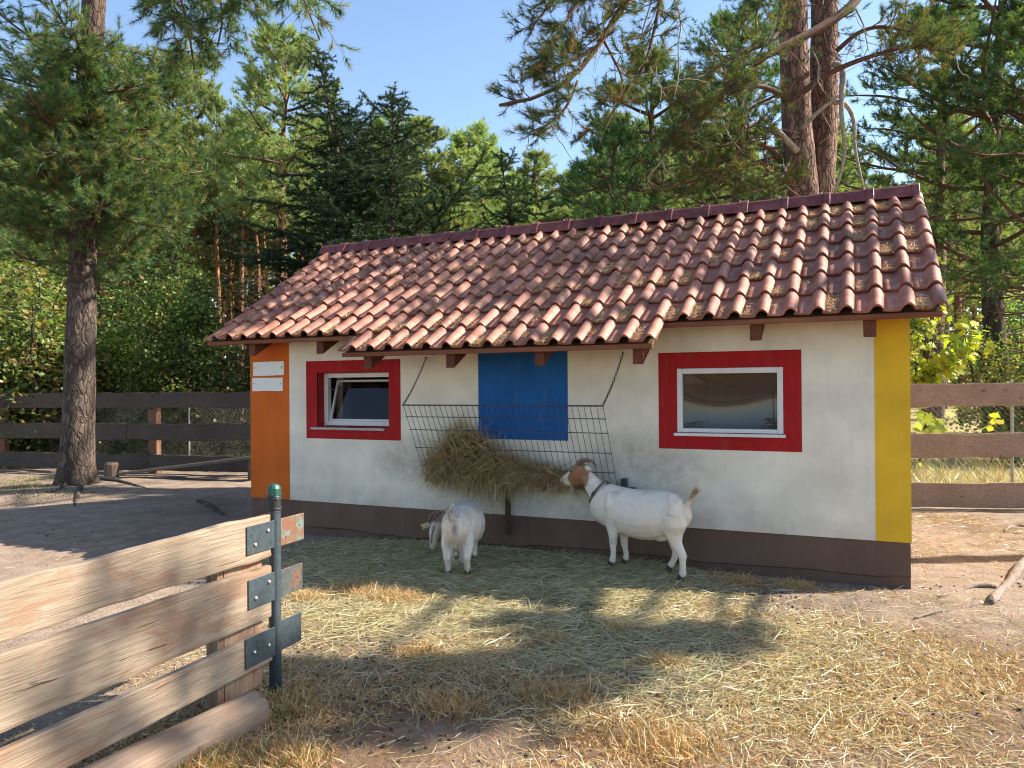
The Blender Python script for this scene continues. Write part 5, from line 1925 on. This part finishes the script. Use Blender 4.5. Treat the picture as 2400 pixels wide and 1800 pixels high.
limbsT = [
    ([(1850, -60, 12.3), (1819, 98, 12.2), (1737, 119, 11.8), (1672, 163, 11.5), (1632, 195, 11.4), (1600, 250, 11.3)], .055, dict(kw)),
    ([(2030, -60, 12.0), (2019, 0, 11.9), (1961, 40, 11.7), (1918, 72, 11.6), (1853, 98, 11.5), (1817, 119, 11.4), (1781, 134, 11.3), (1759, 163, 11.2), (1701, 217, 11.1), (1654, 250, 11.0), (1590, 300, 10.9)], .085, dict(kw, t0=.62, sub=20, sub_len=.20)),
    ([(1850, 235, 12.4), (1819, 213, 12.2), (1774, 197, 12.0), (1708, 217, 11.7), (1660, 260, 11.5), (1610, 330, 11.3)], .050, dict(kw)),
    ([(1850, 240, 12.4), (1886, 213, 12.2), (1925, 181, 12.1), (1983, 152, 11.9), (2034, 134, 11.8), (2106, 112, 11.6), (2180, 105, 11.4), (2240, 130, 11.3)], .060, dict(kw, t0=.5)),
    ([(1960, 120, 12.4), (2010, 75, 12.2), (2060, 60, 12.0), (2120, 70, 11.8), (2200, 100, 11.6)], .04, dict(kw, t0=.35)),
    ([(1830, 400, 12.6), (1790, 380, 12.3), (1720, 390, 12.0), (1650, 420, 11.7), (1560, 440, 11.5)], .045, dict(kw, t0=.25, sub=18)),
    ([(1830, 380, 12.6), (1800, 340, 12.2), (1740, 330, 11.9), (1660, 350, 11.6), (1580, 345, 11.4)], .045, dict(kw, t0=.25, sub=18)),
    ([(1850, 330, 12.5), (1800, 300, 12.1), (1750, 330, 11.6), (1700, 390, 11.3), (1680, 430, 11.2)], .04, dict(kw, t0=.3, sub=16)),
    ([(1850, 380, 12.3), (1830, 420, 11.9), (1800, 440, 11.6), (1760, 452, 11.4)], .03, dict(kw, t0=.2, sub=12)),
    ([(1700, -200, 12.2), (1600, -190, 10.6), (1520, -90, 9.8), (1475, 0, 9.5), (1439, 42, 9.4), (1413, 91, 9.3), (1387, 140, 9.2), (1354, 189, 9.15), (1315, 215, 9.1), (1250, 241, 9.0), (1170, 247, 8.95)], .085, dict(kw, t0=.42, sub=30, sub_len=.13, twig_n=6, twig_len=.30)),
    ([(1600, -180, 10.6), (1450, -120, 9.8), (1380, -30, 9.5), (1330, 40, 9.4), (1290, 110, 9.3), (1270, 170, 9.2)], .05, dict(kw, t0=.45, sub=20, sub_len=.2, twig_n=6)),
    ([(1600, -150, 10.6), (1560, -60, 10.3), (1540, 40, 10.1), (1520, 130, 10.0), (1490, 200, 9.9)], .04, dict(kw, t0=.4, sub=16, sub_len=.2)),
    ([(1470, -150, 9.7), (1400, -80, 9.3), (1340, -40, 9.1), (1280, 20, 9.0), (1250, 60, 8.9)], .04, dict(kw, t0=.3, sub=16, sub_len=.22)),
    ([(1439, 42, 9.4), (1400, 110, 9.25), (1330, 150, 9.15), (1260, 160, 9.05)], .02, dict(kw, t0=.15, sub=12, sub_len=.3)),
    ([(1354, 189, 9.15), (1330, 250, 9.1), (1290, 290, 9.05), (1240, 310, 9.0)], .015, dict(kw, t0=.1, sub=11, sub_len=.3)),
    ([(1413, 91, 9.3), (1460, 180, 9.3), (1450, 240, 9.25), (1420, 290, 9.2)], .015, dict(kw, t0=.2, sub=10, sub_len=.3)),
    ([(1840, -80, 12.2), (1790, -20, 11.8), (1770, 40, 11.7), (1775, 80, 11.6)], .03, dict(kw, t0=.2, sub=12)),
    ([(1940, -60, 12.3), (1925, 20, 11.9), (1930, 80, 11.7), (1945, 130, 11.6)], .02, dict(kw, t0=.3, sub=7, sub_len=.3, tufts=2)),
]
for pts_, r, k_ in limbsT:
    wood = Geo()
    dress(src_path(pts_, 18), r, wood, fol, rng, droop=-.03, **k_)
    wood.build('limb', MAT['twig'], tw_, smooth=True)
for k in range(16):                      # upper crown above the picture
    st_ = s1x if k % 2 else s2x
    z = 8.6 + 4.2 * (k / 16)
    s = trunk_at(st_, z) - B
    a = k * 2.4
    lim = path(s, (math.cos(a), math.sin(a), .25), (3.6 - .28 * (z - 8.6)) * rng.uniform(.8, 1.15), 9, rng, .1, 0, .08)
    wood = Geo()
    dress(lim, .05, wood, fol, rng, sub=8, sub_len=.33, twig_n=4, twig_len=.28, t0=.35, tufts=2)
    wood.build('limb', MAT['twig'], tw_, smooth=True)
# bare, drooping dead branches
deads = [
    [(1955, 150, 12.3), (1970, 143, 12.2), (1978, 150, 12.1), (1975, 190, 12.1), (1972, 217, 12.1), (1972, 289, 12.1), (1983, 347, 12.1), (1976, 390, 12.1), (1956, 452, 12.1)],
    [(1955, 240, 12.3), (1972, 235, 12.2), (1990, 249, 12.1), (2005, 289, 12.1), (2001, 336, 12.1), (2012, 390, 12.1), (2025, 445, 12.1)],
    [(1868, 354, 12.1), (1824, 307, 11.9), (1788, 278, 11.8)],
    [(1880, 302, 12.2), (1915, 264, 12.0), (1965, 224, 11.9)],
    [(1700, 222, 11.1), (1690, 250, 11.1), (1692, 285, 11.1), (1712, 325, 11.1), (1735, 350, 11.1)],
    [(1905, 120, 11.6), (1920, 150, 11.6), (1915, 190, 11.6), (1935, 220, 11.6)],
    [(2005, 20, 11.8), (2025, 60, 11.8), (2035, 120, 11.8)],
    [(1560, -60, 10.3), (1590, 20, 10.2), (1600, 70, 10.2), (1585, 100, 10.2), (1595, 160, 10.2), (1580, 230, 10.2)],
    [(1540, -60, 10.3), (1520, 30, 10.2), (1500, 80, 10.2), (1510, 130, 10.2), (1540, 190, 10.2), (1560, 226, 10.2)],
    [(1560, 370, 11.4), (1530, 400, 11.3), (1515, 420, 11.3), (1530, 432, 11.3)],
    [(1545, 360, 11.4), (1560, 400, 11.3), (1590, 408, 11.3)],
]
for i, p in enumerate(deads):
    P = src_path(p, 16)
    dead = Geo()
    r0 = .05 if i in (0,) else (.04 if i in (1, 3) else (.055 if i == 2 else .014))
    dead.tube(P, np.linspace(r0, max(.006, r0 * .45), 16), 8)
    for k in range(4):
        j = rng.integers(5, 15)
        q = path(P[j], norm(rng.normal(0, 1, 3) + [0, 0, -.6]), rng.uniform(.15, .5), 6, rng, .2, -.08)
        dead.tube(q, np.linspace(.007, .003, 7), 4)
    dead.build('dead_branch', MAT['deadwood'], tw_, smooth=True)
dead = Geo()
for k in range(60):                      # fine bare twigs
    lim = limbsT[rng.integers(0, len(limbsT))][0]
    x, y, Z = lim[rng.integers(1, len(lim))]
    q = path(at(x, y, Z) - B, norm(rng.normal(0, 1, 3) * [1, .5, .5] + [0, 0, -.9]), rng.uniform(.3, .8), 8, rng, .22, -.05)
    dead.tube(q, np.linspace(.008, .002, 9), 4)
tag(dead.build('bare_twigs', MAT['deadwood'], tw_, smooth=True), kind='stuff')
fol_mesh(fol, 'crown', rng, 17, .11, .0036, .62, GREEN_PINE + YELLOW_PINE + [(0.30, 0.20, 0.085)]).build('crown', MAT['needle'], tw_, color=True)
print('twin pine tufts', len(fol.c))

# ---- reusable trees
def make_pine(seed, h, crown0, crown_r, n_limb, r0, cols, label, tall=False, nd=11, L=.16, W=.0115, mat_b='bark_far', dead_n=14, shape='round'):
    rng = rng_(seed)
    root = empty('pine_tree')
    tag(root, label, 'tree')
    k = 9
    base = np.zeros(3)
    tp = [np.array([0, 0, -.2])]
    lean = rng.normal(0, .02, 2)
    for i in range(1, k + 1):
        tp.append(np.array([lean[0] * i * h / k + rng.normal(0, .05), lean[1] * i * h / k + rng.normal(0, .05), h * .97 * i / k]))
    tp = np.array(tp)
    rad = [r0 * (1 - .88 * (i / k) ** 1.1) for i in range(k + 1)]
    trunk_geo(tp, rad, 16, .05, seed, .25, .3).build('trunk', MAT[mat_b], root, smooth=True)
    wood, fol = Geo(), Foliage()
    for i in range(n_limb):
        t = (i + rng.uniform(-.3, .3)) / n_limb
        z = h * (crown0 + (.985 - crown0) * np.clip(t, 0, 1))
        prof = (math.sin(math.pi * min(1, .16 + .84 * t)) ** .55) * (1 - .45 * t) if shape == 'round' else (1 - .85 * t) ** .8
        ln = crown_r * prof * rng.uniform(.7, 1.15)
        a = i * 2.399 + rng.uniform(-.3, .3)
        lim = path(trunk_at(tp, z), (math.cos(a), math.sin(a), .05 + .55 * t), max(.4, ln), 8, rng, .11, 0, .10)
        dress(lim, .02 + r0 * .16, wood, fol, rng, sub=10, sub_len=.44, twig_n=5, twig_len=.34, t0=.32, tufts=3, wood_min=.7, sides=5)
    for i in range(dead_n):
        z = h * crown0 * rng.uniform(.45, 1.05)
        a = rng.uniform(0, 6.28)
        q = path(trunk_at(tp, z), (math.cos(a), math.sin(a), rng.normal(0, .2)), rng.uniform(.4, 1.6), 6, rng, .15, -.03)
        wood.tube(q, np.linspace(.022, .006, 7), 4)
    tag(wood.build('limbs', MAT['twig'], root, smooth=True), kind='stuff')
    fol_mesh(fol, 'crown', rng, nd, L, W, .68, cols).build('crown', MAT['needle'], root, color=True)
    print('pine', seed, len(fol.c))
    return root

def make_spruce(seed, h, crown_r, label, cols, wild=False):
    rng = rng_(seed)
    root = empty('spruce_tree')
    tag(root, label, 'tree')
    tp = np.array([(rng.normal(0, .04) + (.55 * math.sin(z * .42 + seed) * z / h if wild else 0), rng.normal(0, .04), z) for z in np.linspace(-.2, h, 12)])
    trunk_geo(tp, list(np.linspace(.17, .015, 12)), 12, .04, seed, .3).build('trunk', MAT['bark_dark'], root, smooth=True)
    wood = Geo()
    C, Dn = [], []
    n = int(h * 15)
    for i in range(n):
        t = i / n
        z = h * (.08 + .91 * t)
        ln = crown_r * (1 - t) ** .75 * (rng.uniform(.65, 1.15) if not wild else rng.choice([.45, .8, 1.0, 1.5]) * rng.uniform(.7, 1.15)) + .14
        a = i * 2.399 + rng.uniform(-.3, .3)
        lim = path(trunk_at(tp, z), (math.cos(a), math.sin(a), (.25 - .3 * (1 - t)) if not wild else rng.normal(.25, .35)), ln, 7, rng, .07 if not wild else .12, -.06, .22)
        wood.tube(lim, np.linspace(.022 * (1 - .6 * t), .004, len(lim)), 4, cap=False)
        tg = norm(np.gradient(lim, axis=0))
        m = max(3, int(ln * 7))
        for j in range(m):
            f = .12 + .88 * j / m
            q = min(len(lim) - 2, int(f * (len(lim) - 1)))
            p0 = lim[q] + (lim[q + 1] - lim[q]) * (f * (len(lim) - 1) - q)
            s = 1 if j % 2 else -1
            lat = norm(np.cross(tg[q], UP) + 1e-6)
            d = norm(tg[q] * .8 + lat * s * .8 + UP * rng.normal(-.15, .2))
            tl = (.30 * ln * (1.1 - f) + .14) * rng.uniform(.7, 1.2)
            k = max(2, int(tl / .055))
            dd = np.linspace(0, 1, k)
            for e in dd:
                C.append(p0 + d * tl * e + UP * (-.18 * tl * e * e))
                Dn.append(d)
        for e in np.linspace(.1, 1, max(3, int(ln / .06))):
            q = min(len(lim) - 2, int(e * (len(lim) - 1)))
            C.append(lim[q] + (lim[q + 1] - lim[q]) * (e * (len(lim) - 1) - q))
            Dn.append(tg[q])
    tag(wood.build('limbs', MAT['twig'], root, smooth=True), kind='stuff')
    g = Geo()
    C, Dn = np.array(C), norm(np.array(Dn))
    needles(g, C, Dn, 11, .095, .0105, .75, rng, palette(rng, len(C), cols, .15))
    g.build('crown', MAT['needle_dark'], root, color=True)
    print('spruce', seed, len(C))
    return root

def make_bush(seed, h, r, label, cols, n=9000, size=.085, stems=6, name='shrub', cat='shrub'):
    rng = rng_(seed)
    root = empty(name)
    tag(root, label, cat)
    wood = Geo()
    C, Nn = [], []
    cl = []
    for s in range(stems):
        a = rng.uniform(0, 6.28)
        st_ = path((rng.normal(0, .15), rng.normal(0, .15), -.1), (math.cos(a) * .35, math.sin(a) * .35, 1), h * rng.uniform(.7, 1.0), 10, rng, .10)
        wood.tube(st_, np.linspace(.05, .008, 11), 6)
        for k in range(16):
            j = rng.integers(2, 11)
            d = norm(rng.normal(0, 1, 3) * [1, 1, .55] + [0, 0, .15])
            ln = r * rng.uniform(.35, 1.0) * (1.1 - .5 * j / 10)
            b = path(st_[j], d, ln, 6, rng, .16, .02)
            wood.tube(b, np.linspace(.014, .004, 7), 4, cap=False)
            for q in b[2:]:
                cl.append((q, .16 + .18 * rng.uniform()))
    cl_p = np.array([c[0] for c in cl])
    cl_r = np.array([c[1] for c in cl])
    i = rng.integers(0, len(cl_p), n)
    C = cl_p[i] + rng.normal(0, 1, (n, 3)) * (cl_r[i] * .62)[:, None]
    C[:, 2] = np.maximum(C[:, 2], .12)
    Nn = norm(rng.normal(0, .75, (n, 3)) + UP)
    g = Geo()
    tone = palette(rng, len(cl_p), cols, .12)[i]
    leaves(g, C, Nn, size, rng, tone)
    wood.build('stems', MAT['bark_dark'], root, smooth=True)
    g.build('foliage', MAT['leaf'], root, color=True)
    return root

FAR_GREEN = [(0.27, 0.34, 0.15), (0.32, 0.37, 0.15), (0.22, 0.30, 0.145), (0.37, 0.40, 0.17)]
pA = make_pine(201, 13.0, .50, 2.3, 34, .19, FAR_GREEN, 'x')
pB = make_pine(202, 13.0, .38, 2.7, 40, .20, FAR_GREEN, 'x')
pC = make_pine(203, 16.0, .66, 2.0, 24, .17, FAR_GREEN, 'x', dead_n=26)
pD = make_pine(204, 11.0, .36, 3.0, 38, .22, GREEN_PINE, 'x', nd=14, L=.14, W=.0075, mat_b='bark', dead_n=60)
pE = make_pine(205, 12.0, .46, 3.4, 34, .24, GREEN_PINE, 'x', nd=14, L=.14, W=.0075, mat_b='bark_red')
SPD = [(0.042, 0.072, 0.040), (0.060, 0.092, 0.045), (0.034, 0.060, 0.038)]
spA = make_spruce(301, 10.5, 2.7, 'x', SPD, True)
spC = make_spruce(305, 9.0, 2.9, 'x', SPD, True)
spB = make_spruce(302, 6.0, 1.7, 'x', [(0.11, 0.17, 0.06), (0.14, 0.20, 0.065), (0.09, 0.14, 0.05)])
LEAFG = [(0.19, 0.29, 0.085), (0.24, 0.33, 0.09), (0.15, 0.24, 0.075), (0.33, 0.36, 0.10)]
bA = make_bush(401, 5.0, 1.6, 'x', LEAFG, 11000, .085)
bB = make_bush(402, 4.0, 1.7, 'x', LEAFG + [(0.20, 0.16, 0.04)], 10000, .08)
bC = make_bush(403, 2.6, 1.3, 'x', [(0.14, 0.20, 0.065), (0.17, 0.23, 0.07), (0.30, 0.22, 0.07)], 7000, .075)
used = set()
NAT = {'pA': (pA, 13.0), 'pB': (pB, 13.0), 'pC': (pC, 16.0), 'pD': (pD, 11.0), 'pE': (pE, 12.0), 'spA': (spA, 10.5), 'spC': (spC, 9.0), 'spB': (spB, 6.0), 'bA': (bA, 5.0), 'bB': (bB, 4.0), 'bC': (bC, 2.6)}
def plant(kind, pos, height, rz, label, group=None, wide=1.0):
    src, nat = NAT[kind]
    s = height / nat
    sc = (s * wide, s * wide, s)
    if kind not in used:
        used.add(kind)
        r = src
        r.location = pos
        r.rotation_euler = (0, 0, rz)
        r.scale = sc
    else:
        r = copy_tree(src, pos, rz, sc)
    r['label'] = label
    if group:
        r['group'] = group
    elif 'group' in r:
        del r['group']
    return r
def top_h(ytop, Z):
    """height of a tree at depth Z whose tip is seen at picture row ytop (full-view pixels)"""
    return 1.6 + (857 - ytop) * D * Z / CAM_F
def seen(kind, x, ytop, Z, rz, label, group=None, wide=1.0):
    return plant(kind, ground_at(x * D, Z), top_h(ytop, Z), rz, label, group, wide)

# middle distance, each told apart by its place
seen('pA', 592, 92, 24, 0.3, 'slender pine with orange trunk left of the dark spruce, tallest of the sunlit pines', None, 1.15)
seen('pC', 563, 280, 27, 1.1, 'thin orange-barked pine close left of the slender sunlit pine')
seen('spA', 712, 105, 18.5, 0.0, 'tallest very dark ragged spruce behind the left half of the roof', None, 1.1)
seen('spC', 850, 195, 17.5, 2.0, 'dark ragged spruce beside the tallest one with spiky tips against the sky', None, 1.25)
seen('spC', 780, 260, 19.5, 4.6, 'dark ragged spruce between the two taller ones', None, 1.3)
seen('spC', 1110, 345, 19.0, 4.0, 'small dark spruce top showing just above the middle of the ridge', None, 1.0)
seen('pB', 905, 262, 29, 2.2, 'bright green pine crown right of the spruces against the sky', None, 1.2)
seen('pB', 990, 300, 31, 0.4, 'bright green pine crown above the middle of the ridge', None, 1.3)
seen('pA', 1075, 335, 32, 3.9, 'rounded bright green pine crown just right of the roof middle', None, 1.35)
seen('pB', 1170, 370, 35, 5.1, 'low rounded pine crown left of the sky gap', None, 1.4)
seen('pA', 1240, 378, 40, 1.3, 'lowest far pine crown below the sky gap', None, 1.3)
seen('pE', 1345, 300, 20, 0.7, 'dark green pine crown right of the sky gap', None, 1.1)
seen('pD', 1430, 130, 23, 2.9, 'broad pine behind the hanging branch left of the twin-stemmed pine', None, 1.1)
seen('pE', 1570, 50, 21, 4.4, 'sunlit pine directly left of the twin stems', None, 1.0)
seen('pE', 2010, 40, 20, 5.2, 'dark pine between the twin-stemmed pine and the right picture edge', None, 1.1)
seen('pD', 2142, -120, 16.5, 0.2, 'large dark pine with bare lower limbs above the brown fence', None, 1.15)
seen('pD', 2290, 20, 14.5, 3.3, 'pine at the right picture edge reaching in with its limbs', None, 1.2)
seen('pB', 2080, 260, 30, 2.4, 'pine far behind the yellow corner of the hut')
seen('pA', 30, 290, 25, 0.9, 'pine behind the left edge of the crown of the near pine', None, 1.2)
seen('pB', 120, 215, 28, 2.7, 'tall pine right behind the trunk of the near left pine', None, 1.2)
seen('pA', 330, 205, 26, 4.1, 'pine crown between the near left pine and the slender sunlit pine', None, 1.2)
seen('pB', 430, 165, 30, 5.3, 'pine crown touching the sky left of the slender sunlit pine', None, 1.1)
seen('pB', 500, 330, 33, 1.7, 'pine behind and left of the slender sunlit pine', None, 1.2)
seen('spB', 375, 500, 21, 0.5, 'pale green young spruce behind the dark fence near the hut', None, 1.15)
seen('spB', 300, 470, 22, 2.5, 'light green young spruce right of the near pine trunk', None, 1.2)
seen('spB', 425, 610, 18, 4.0, 'small light green spruce nearest the left gable of the hut', None, .9)
seen('pC', 540, 330, 30, 1.9, 'thin orange pine trunk left of the hut gable, nearest of the bare stems')
for i, (x, Z, yt) in enumerate([(478, 27, 230), (497, 31, 300), (519, 25, 260), (549, 33, 320), (578, 28, 300), (612, 26, 330), (505, 36, 330), (532, 38, 340), (566, 40, 340), (640, 30, 340)]):
    seen('pC', x, yt, Z, i * 1.9, 'slim bare-stemmed orange pine in the stand left of the hut roof', 'slim pines left of the hut roof', .9)
# shrubs behind the left fence
for i, (x, yt, Z, kd, lb) in enumerate([(20, 470, 18.5, 'bA', 'tall leafy shrub at the left picture edge behind the fence'), (95, 520, 17.5, 'bB', 'leafy shrub left of the near pine trunk behind the fence'),
        (245, 540, 18.5, 'bA', 'leafy shrub just right of the near pine trunk'), (330, 590, 17.2, 'bB', 'leafy shrub behind the middle of the dark fence'), (400, 700, 17.0, 'bA', 'leafy shrub behind the right half of the dark fence'),
        (450, 730, 16.6, 'bC', 'yellowing shrub beside the left corner of the hut'), (150, 600, 16.6, 'bC', 'low shrub behind the near pine trunk'), (20, 650, 16.4, 'bC', 'low shrub at the left end of the dark fence')]):
    seen(kd, x, yt, Z, i * 1.3, lb, None, 1.0)
# shrubs behind the right fence
for i, (x, yt, Z, kd, lb) in enumerate([(2200, 700, 15, 'bC', 'low shrub at the right picture edge behind the fence'), (2150, 560, 24, 'bA', 'shrub far behind the right fence')]):
    seen(kd, x, yt, Z, i * 1.7, lb)

# the wood behind: alike trees
rs = random.Random(77)
FG = 'pines of the wood behind the yard'
cnt = 0
for i in range(150):
    Z = rs.uniform(29, 62)
    x = rs.uniform(-150, 2360)
    yt = 330 + 140 * rs.random() if 850 < x < 1330 else 250 + 150 * rs.random()
    if 850 < x < 1330:
        Z = max(Z, 40); yt = 410 + 50 * rs.random()
    if 1820 < x < 2010: yt = 400 + 60 * rs.random()
    elif 1860 < x: yt = 250 + 200 * rs.random()
    kd = rs.choice(['pC', 'pC', 'pC', 'pA', 'pB'])
    if 430 < x < 700: kd = 'pC'
    zone = 'left of the hut gable' if x < 560 else ('behind the roof' if x < 1600 else 'right of the twin-stemmed pine')
    seen(kd, x, yt, Z, rs.uniform(0, 6.28), 'orange-trunked pine of the far wood seen ' + zone, 'far pines ' + zone, rs.uniform(.9, 1.25))
for i in range(46):
    Z = rs.uniform(30, 60)
    x = rs.uniform(-150, 2360)
    if 455 < x < 700 or x > 1930: continue
    seen(rs.choice(['bA', 'bB', 'spB']), x, rs.uniform(640, 720), Z, rs.uniform(0, 6.28), 'bush of the undergrowth far behind the yard', 'undergrowth of the wood', rs.uniform(1.2, 2.0))
# far edge of the wood reads as one mass
rng = rng_(500)
g = Geo()
n = 42000
zc = rng.uniform(66, 84, n)
xc = rng.uniform(-400, 2800, n)
hc = rng.uniform(0, 1, n) ** .8
P = np.stack([np.array([ground_at(x, z)[0] for x, z in zip(xc, zc)]), np.array([ground_at(x, z)[1] for x, z in zip(xc, zc)]), np.zeros(n)], -1)
mx_ = 17.0 + 3.0 * fbm(np.stack([P[:, 0] * .12, P[:, 1] * .12, np.zeros(n)], -1), 3)
mid_ = np.exp(-((xc / D - 1120) / 230) ** 2)
mx_ = mx_ - 2.0 * mid_
P[:, 2] = .1 + hc * mx_
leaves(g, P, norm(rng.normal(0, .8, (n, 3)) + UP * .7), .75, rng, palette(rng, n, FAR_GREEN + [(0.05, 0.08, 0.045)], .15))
o = g.build('far_wood', MAT['leaf'], color=True)
tag(o, 'far edge of the pine wood behind everything', 'wood', kind='stuff')

# an unseen pine just right of the picture, its limbs shaped to dapple the roof, the yard and the near fence
B = np.array([11.7, 3.9, 0.0])
st_ = empty('pine_tree', B)
tag(st_, 'pine standing right of the hut outside the view, its limbs shaped to dapple the yard', 'tree')
tps = np.array([(0, 0, -.1), (.05, 0, 3), (0, .05, 6), (.1, 0, 9), (.1, .05, 11.5)])
trunk_geo(tps, [.18, .15, .12, .09, .03], 20, .05, 3.0, .2, .4).build('trunk', MAT['bark'], st_, smooth=True)
def sh(x, y, z, z0=0.0):
    return np.array([x + 1.076 * (z - z0), y + .604 * (z - z0), z])
rng = rng_(900)
fol = Foliage()
for (z, pts_, sl, sb) in [(5.6, [sh(5.6, -2.05, 6.2), sh(4.9, -2.0, 6.4), sh(4.2, -2.05, 6.5)], .07, 24), (6.0, [sh(5.5, -2.12, 6.6), sh(4.9, -2.08, 6.8), sh(4.3, -2.12, 6.9)], .06, 20),
                  (6.4, [sh(5.0, -3.0, 7.0), sh(4.2, -3.1, 7.2), sh(3.5, -3.2, 7.3)], .11, 30), (6.9, [sh(4.8, -3.3, 7.4), sh(4.2, -3.45, 7.6), sh(3.7, -3.6, 7.7)], .12, 28), (7.4, [sh(4.7, -3.0, 7.9), sh(4.0, -3.1, 8.0), sh(3.3, -3.3, 8.0)], .11, 26),
                  (7.0, [sh(4.7, -3.1, 7.6), sh(4.2, -3.3, 7.8), sh(3.5, -3.45, 7.9)], .12, 28),
                  (7.8, [sh(4.3, -3.6, 8.3, .4), sh(3.7, -4.2, 8.5, .4), sh(3.4, -4.8, 8.6, .4)], .16, 22),
                  (6.6, [sh(4.4, .5, 7.0, 2.6), sh(3.6, .9, 7.2, 2.9)], .16, 12),
                  (7.5, [sh(4.6, .8, 7.8, 2.8), sh(3.2, .6, 8.0, 2.7), sh(2.3, .5, 8.2, 2.6)], .16, 18),
                  (8.5, [sh(2.5, 1.1, 9.0, 3.0), sh(1.5, .6, 9.2, 2.7)], .16, 14)]:
    wood = Geo()
    P = resample([trunk_at(tps + B, z)] + pts_, 16) - B
    dress(P, .05, wood, fol, rng, sub=sb, sub_len=sl, twig_n=6, twig_len=.24, t0=.56, tufts=3)
    wood.build('limb', MAT['twig'], st_, smooth=True)
fol_mesh(fol, 'crown', rng, 15, .13, .0075, .62, GREEN_PINE).build('crown', MAT['needle'], st_, color=True)

# unseen trees round the camera that block sky light and mirror in the panes
for (x, y, h, kd, rz) in UNSEEN_TREES:
    plant(kd, (x, y, 0), h, rz, 'pine standing beside the yard outside the view', 'pines round the yard outside the view', 1.1)

# ---- maple saplings at the yellow corner
mp = np.array([(0, -.5), (.10, -.22), (.36, -.34), (.30, -.10), (.52, .06), (.30, .14), (.26, .32), (.12, .26), (0, .56), (-.12, .26), (-.26, .32), (-.30, .14), (-.52, .06), (-.30, -.10), (-.36, -.34), (-.10, -.22)])
def maple(label, pts_px, B, seed):
    rng = rng_(seed)
    root = empty('maple_sapling', B)
    tag(root, label, 'sapling')
    g, w = Geo(), Geo()
    for (x0, y0, x1, y1, Z0, Z1, n) in pts_px:
        a, b = at(x0 * D, y0 * D, Z0) - B, at(x1 * D, y1 * D, Z1) - B
        P = resample([a, (a + b) / 2 + rng.normal(0, .06, 3), b], 10)
        w.tube(P, np.linspace(.010, .003, 10), 5)
        for k in range(n):
            i = rng.integers(1, 10)
            d = norm(rng.normal(0, 1, 3))
            c = P[i] + d * rng.uniform(.05, .20)
            s = rng.uniform(.09, .19)
            nr_ = norm(np.array([.25, -.45, .65]) + rng.normal(0, .45, 3))
            ax = norm(np.cross(nr_, rng.normal(0, 1, 3)))
            ay = np.cross(nr_, ax)
            V = c + np.outer(mp[:, 0] * s, ax) + np.outer(mp[:, 1] * s, ay) + np.outer(np.abs(mp[:, 0]) * s * rng.uniform(-.35, .1), nr_)
            V = np.vstack([V, c])
            col = palette(rng, 1, [(0.42, 0.47, 0.045), (0.50, 0.52, 0.05), (0.36, 0.44, 0.05), (0.56, 0.50, 0.06)], .1)[0]
            m = len(mp)
            g.add(V, f3=[(m, j, (j + 1) % m) for j in range(m)], col=col)
            w.tube([P[i], (P[i] + c) / 2 - UP * .01, V[0]], .0018, 3, cap=False)
    w.build('stems', MAT['bark_dark'], root)
    g.build('foliage', MAT['maple'], root, color=True)
B1 = ground_at(2000 * D, 11.0)
maple('yellow-green maple sapling behind the yellow corner above the brown fence', [(1990, 850, 2028, 560, 11.0, 10.8, 36), (1985, 830, 2105, 705, 11.0, 10.7, 60), (1980, 860, 1992, 690, 11.0, 10.6, 55), (1990, 830, 2085, 770, 10.9, 10.6, 60), (1985, 840, 2040, 640, 11.0, 10.7, 30), (1990, 830, 2120, 745, 10.9, 10.7, 40)], B1, 601)
maple('low maple shoot showing between the rails of the brown fence', [(1985, 1000, 2000, 900, 10.6, 10.5, 34), (1985, 960, 2045, 915, 10.6, 10.5, 26), (2140, 1000, 2150, 905, 10.8, 10.7, 6)], ground_at(1995 * D, 10.6), 602)

# surface roots on the right
MAT['root'] = m_wood('grey_root_wood', (0.17, 0.125, 0.10), (0.33, 0.26, 0.21), axis=1, bump=0.9)
for i, (pp, r0, lb) in enumerate([([(2225, 1205), (2190, 1245), (2160, 1275), (2140, 1308)], .042, 'thick knobbly tree root end rising from the sand at the right edge'),
                                  ([(2150, 1270), (2100, 1268), (2060, 1278), (2030, 1292)], .022, 'thin forked tree root on the sand near the yellow corner'),
                                  ([(2120, 1305), (2070, 1318), (2010, 1328), (1975, 1340)], .022, 'thin tree root on the sand below the thick root end'),
                                  ([(2215, 1140), (2190, 1138), (2170, 1150)], .025, 'tree root in the sand at the right edge below the fence')]):
    P = resample([onz(x * D, y * D) for x, y in pp], 18)
    c = P[-1].copy()
    c[2] = 0
    P[:, 2] = ground_z(P[:, 0], P[:, 1]) + r0 * .25 + r0 * .4 * np.sin(np.linspace(0, 7, 18) + i)
    g = Geo()
    rg = rng_(700 + i)
    g.tube(P - c, np.linspace(r0, r0 * (.75 if i == 0 else .35), 18) * (1 + rg.normal(0, .12, 18)), 10)
    o = g.build('tree_root', MAT['root'], smooth=True)
    o.location = c
    tag(o, lb, 'root', 'roots on the sand')
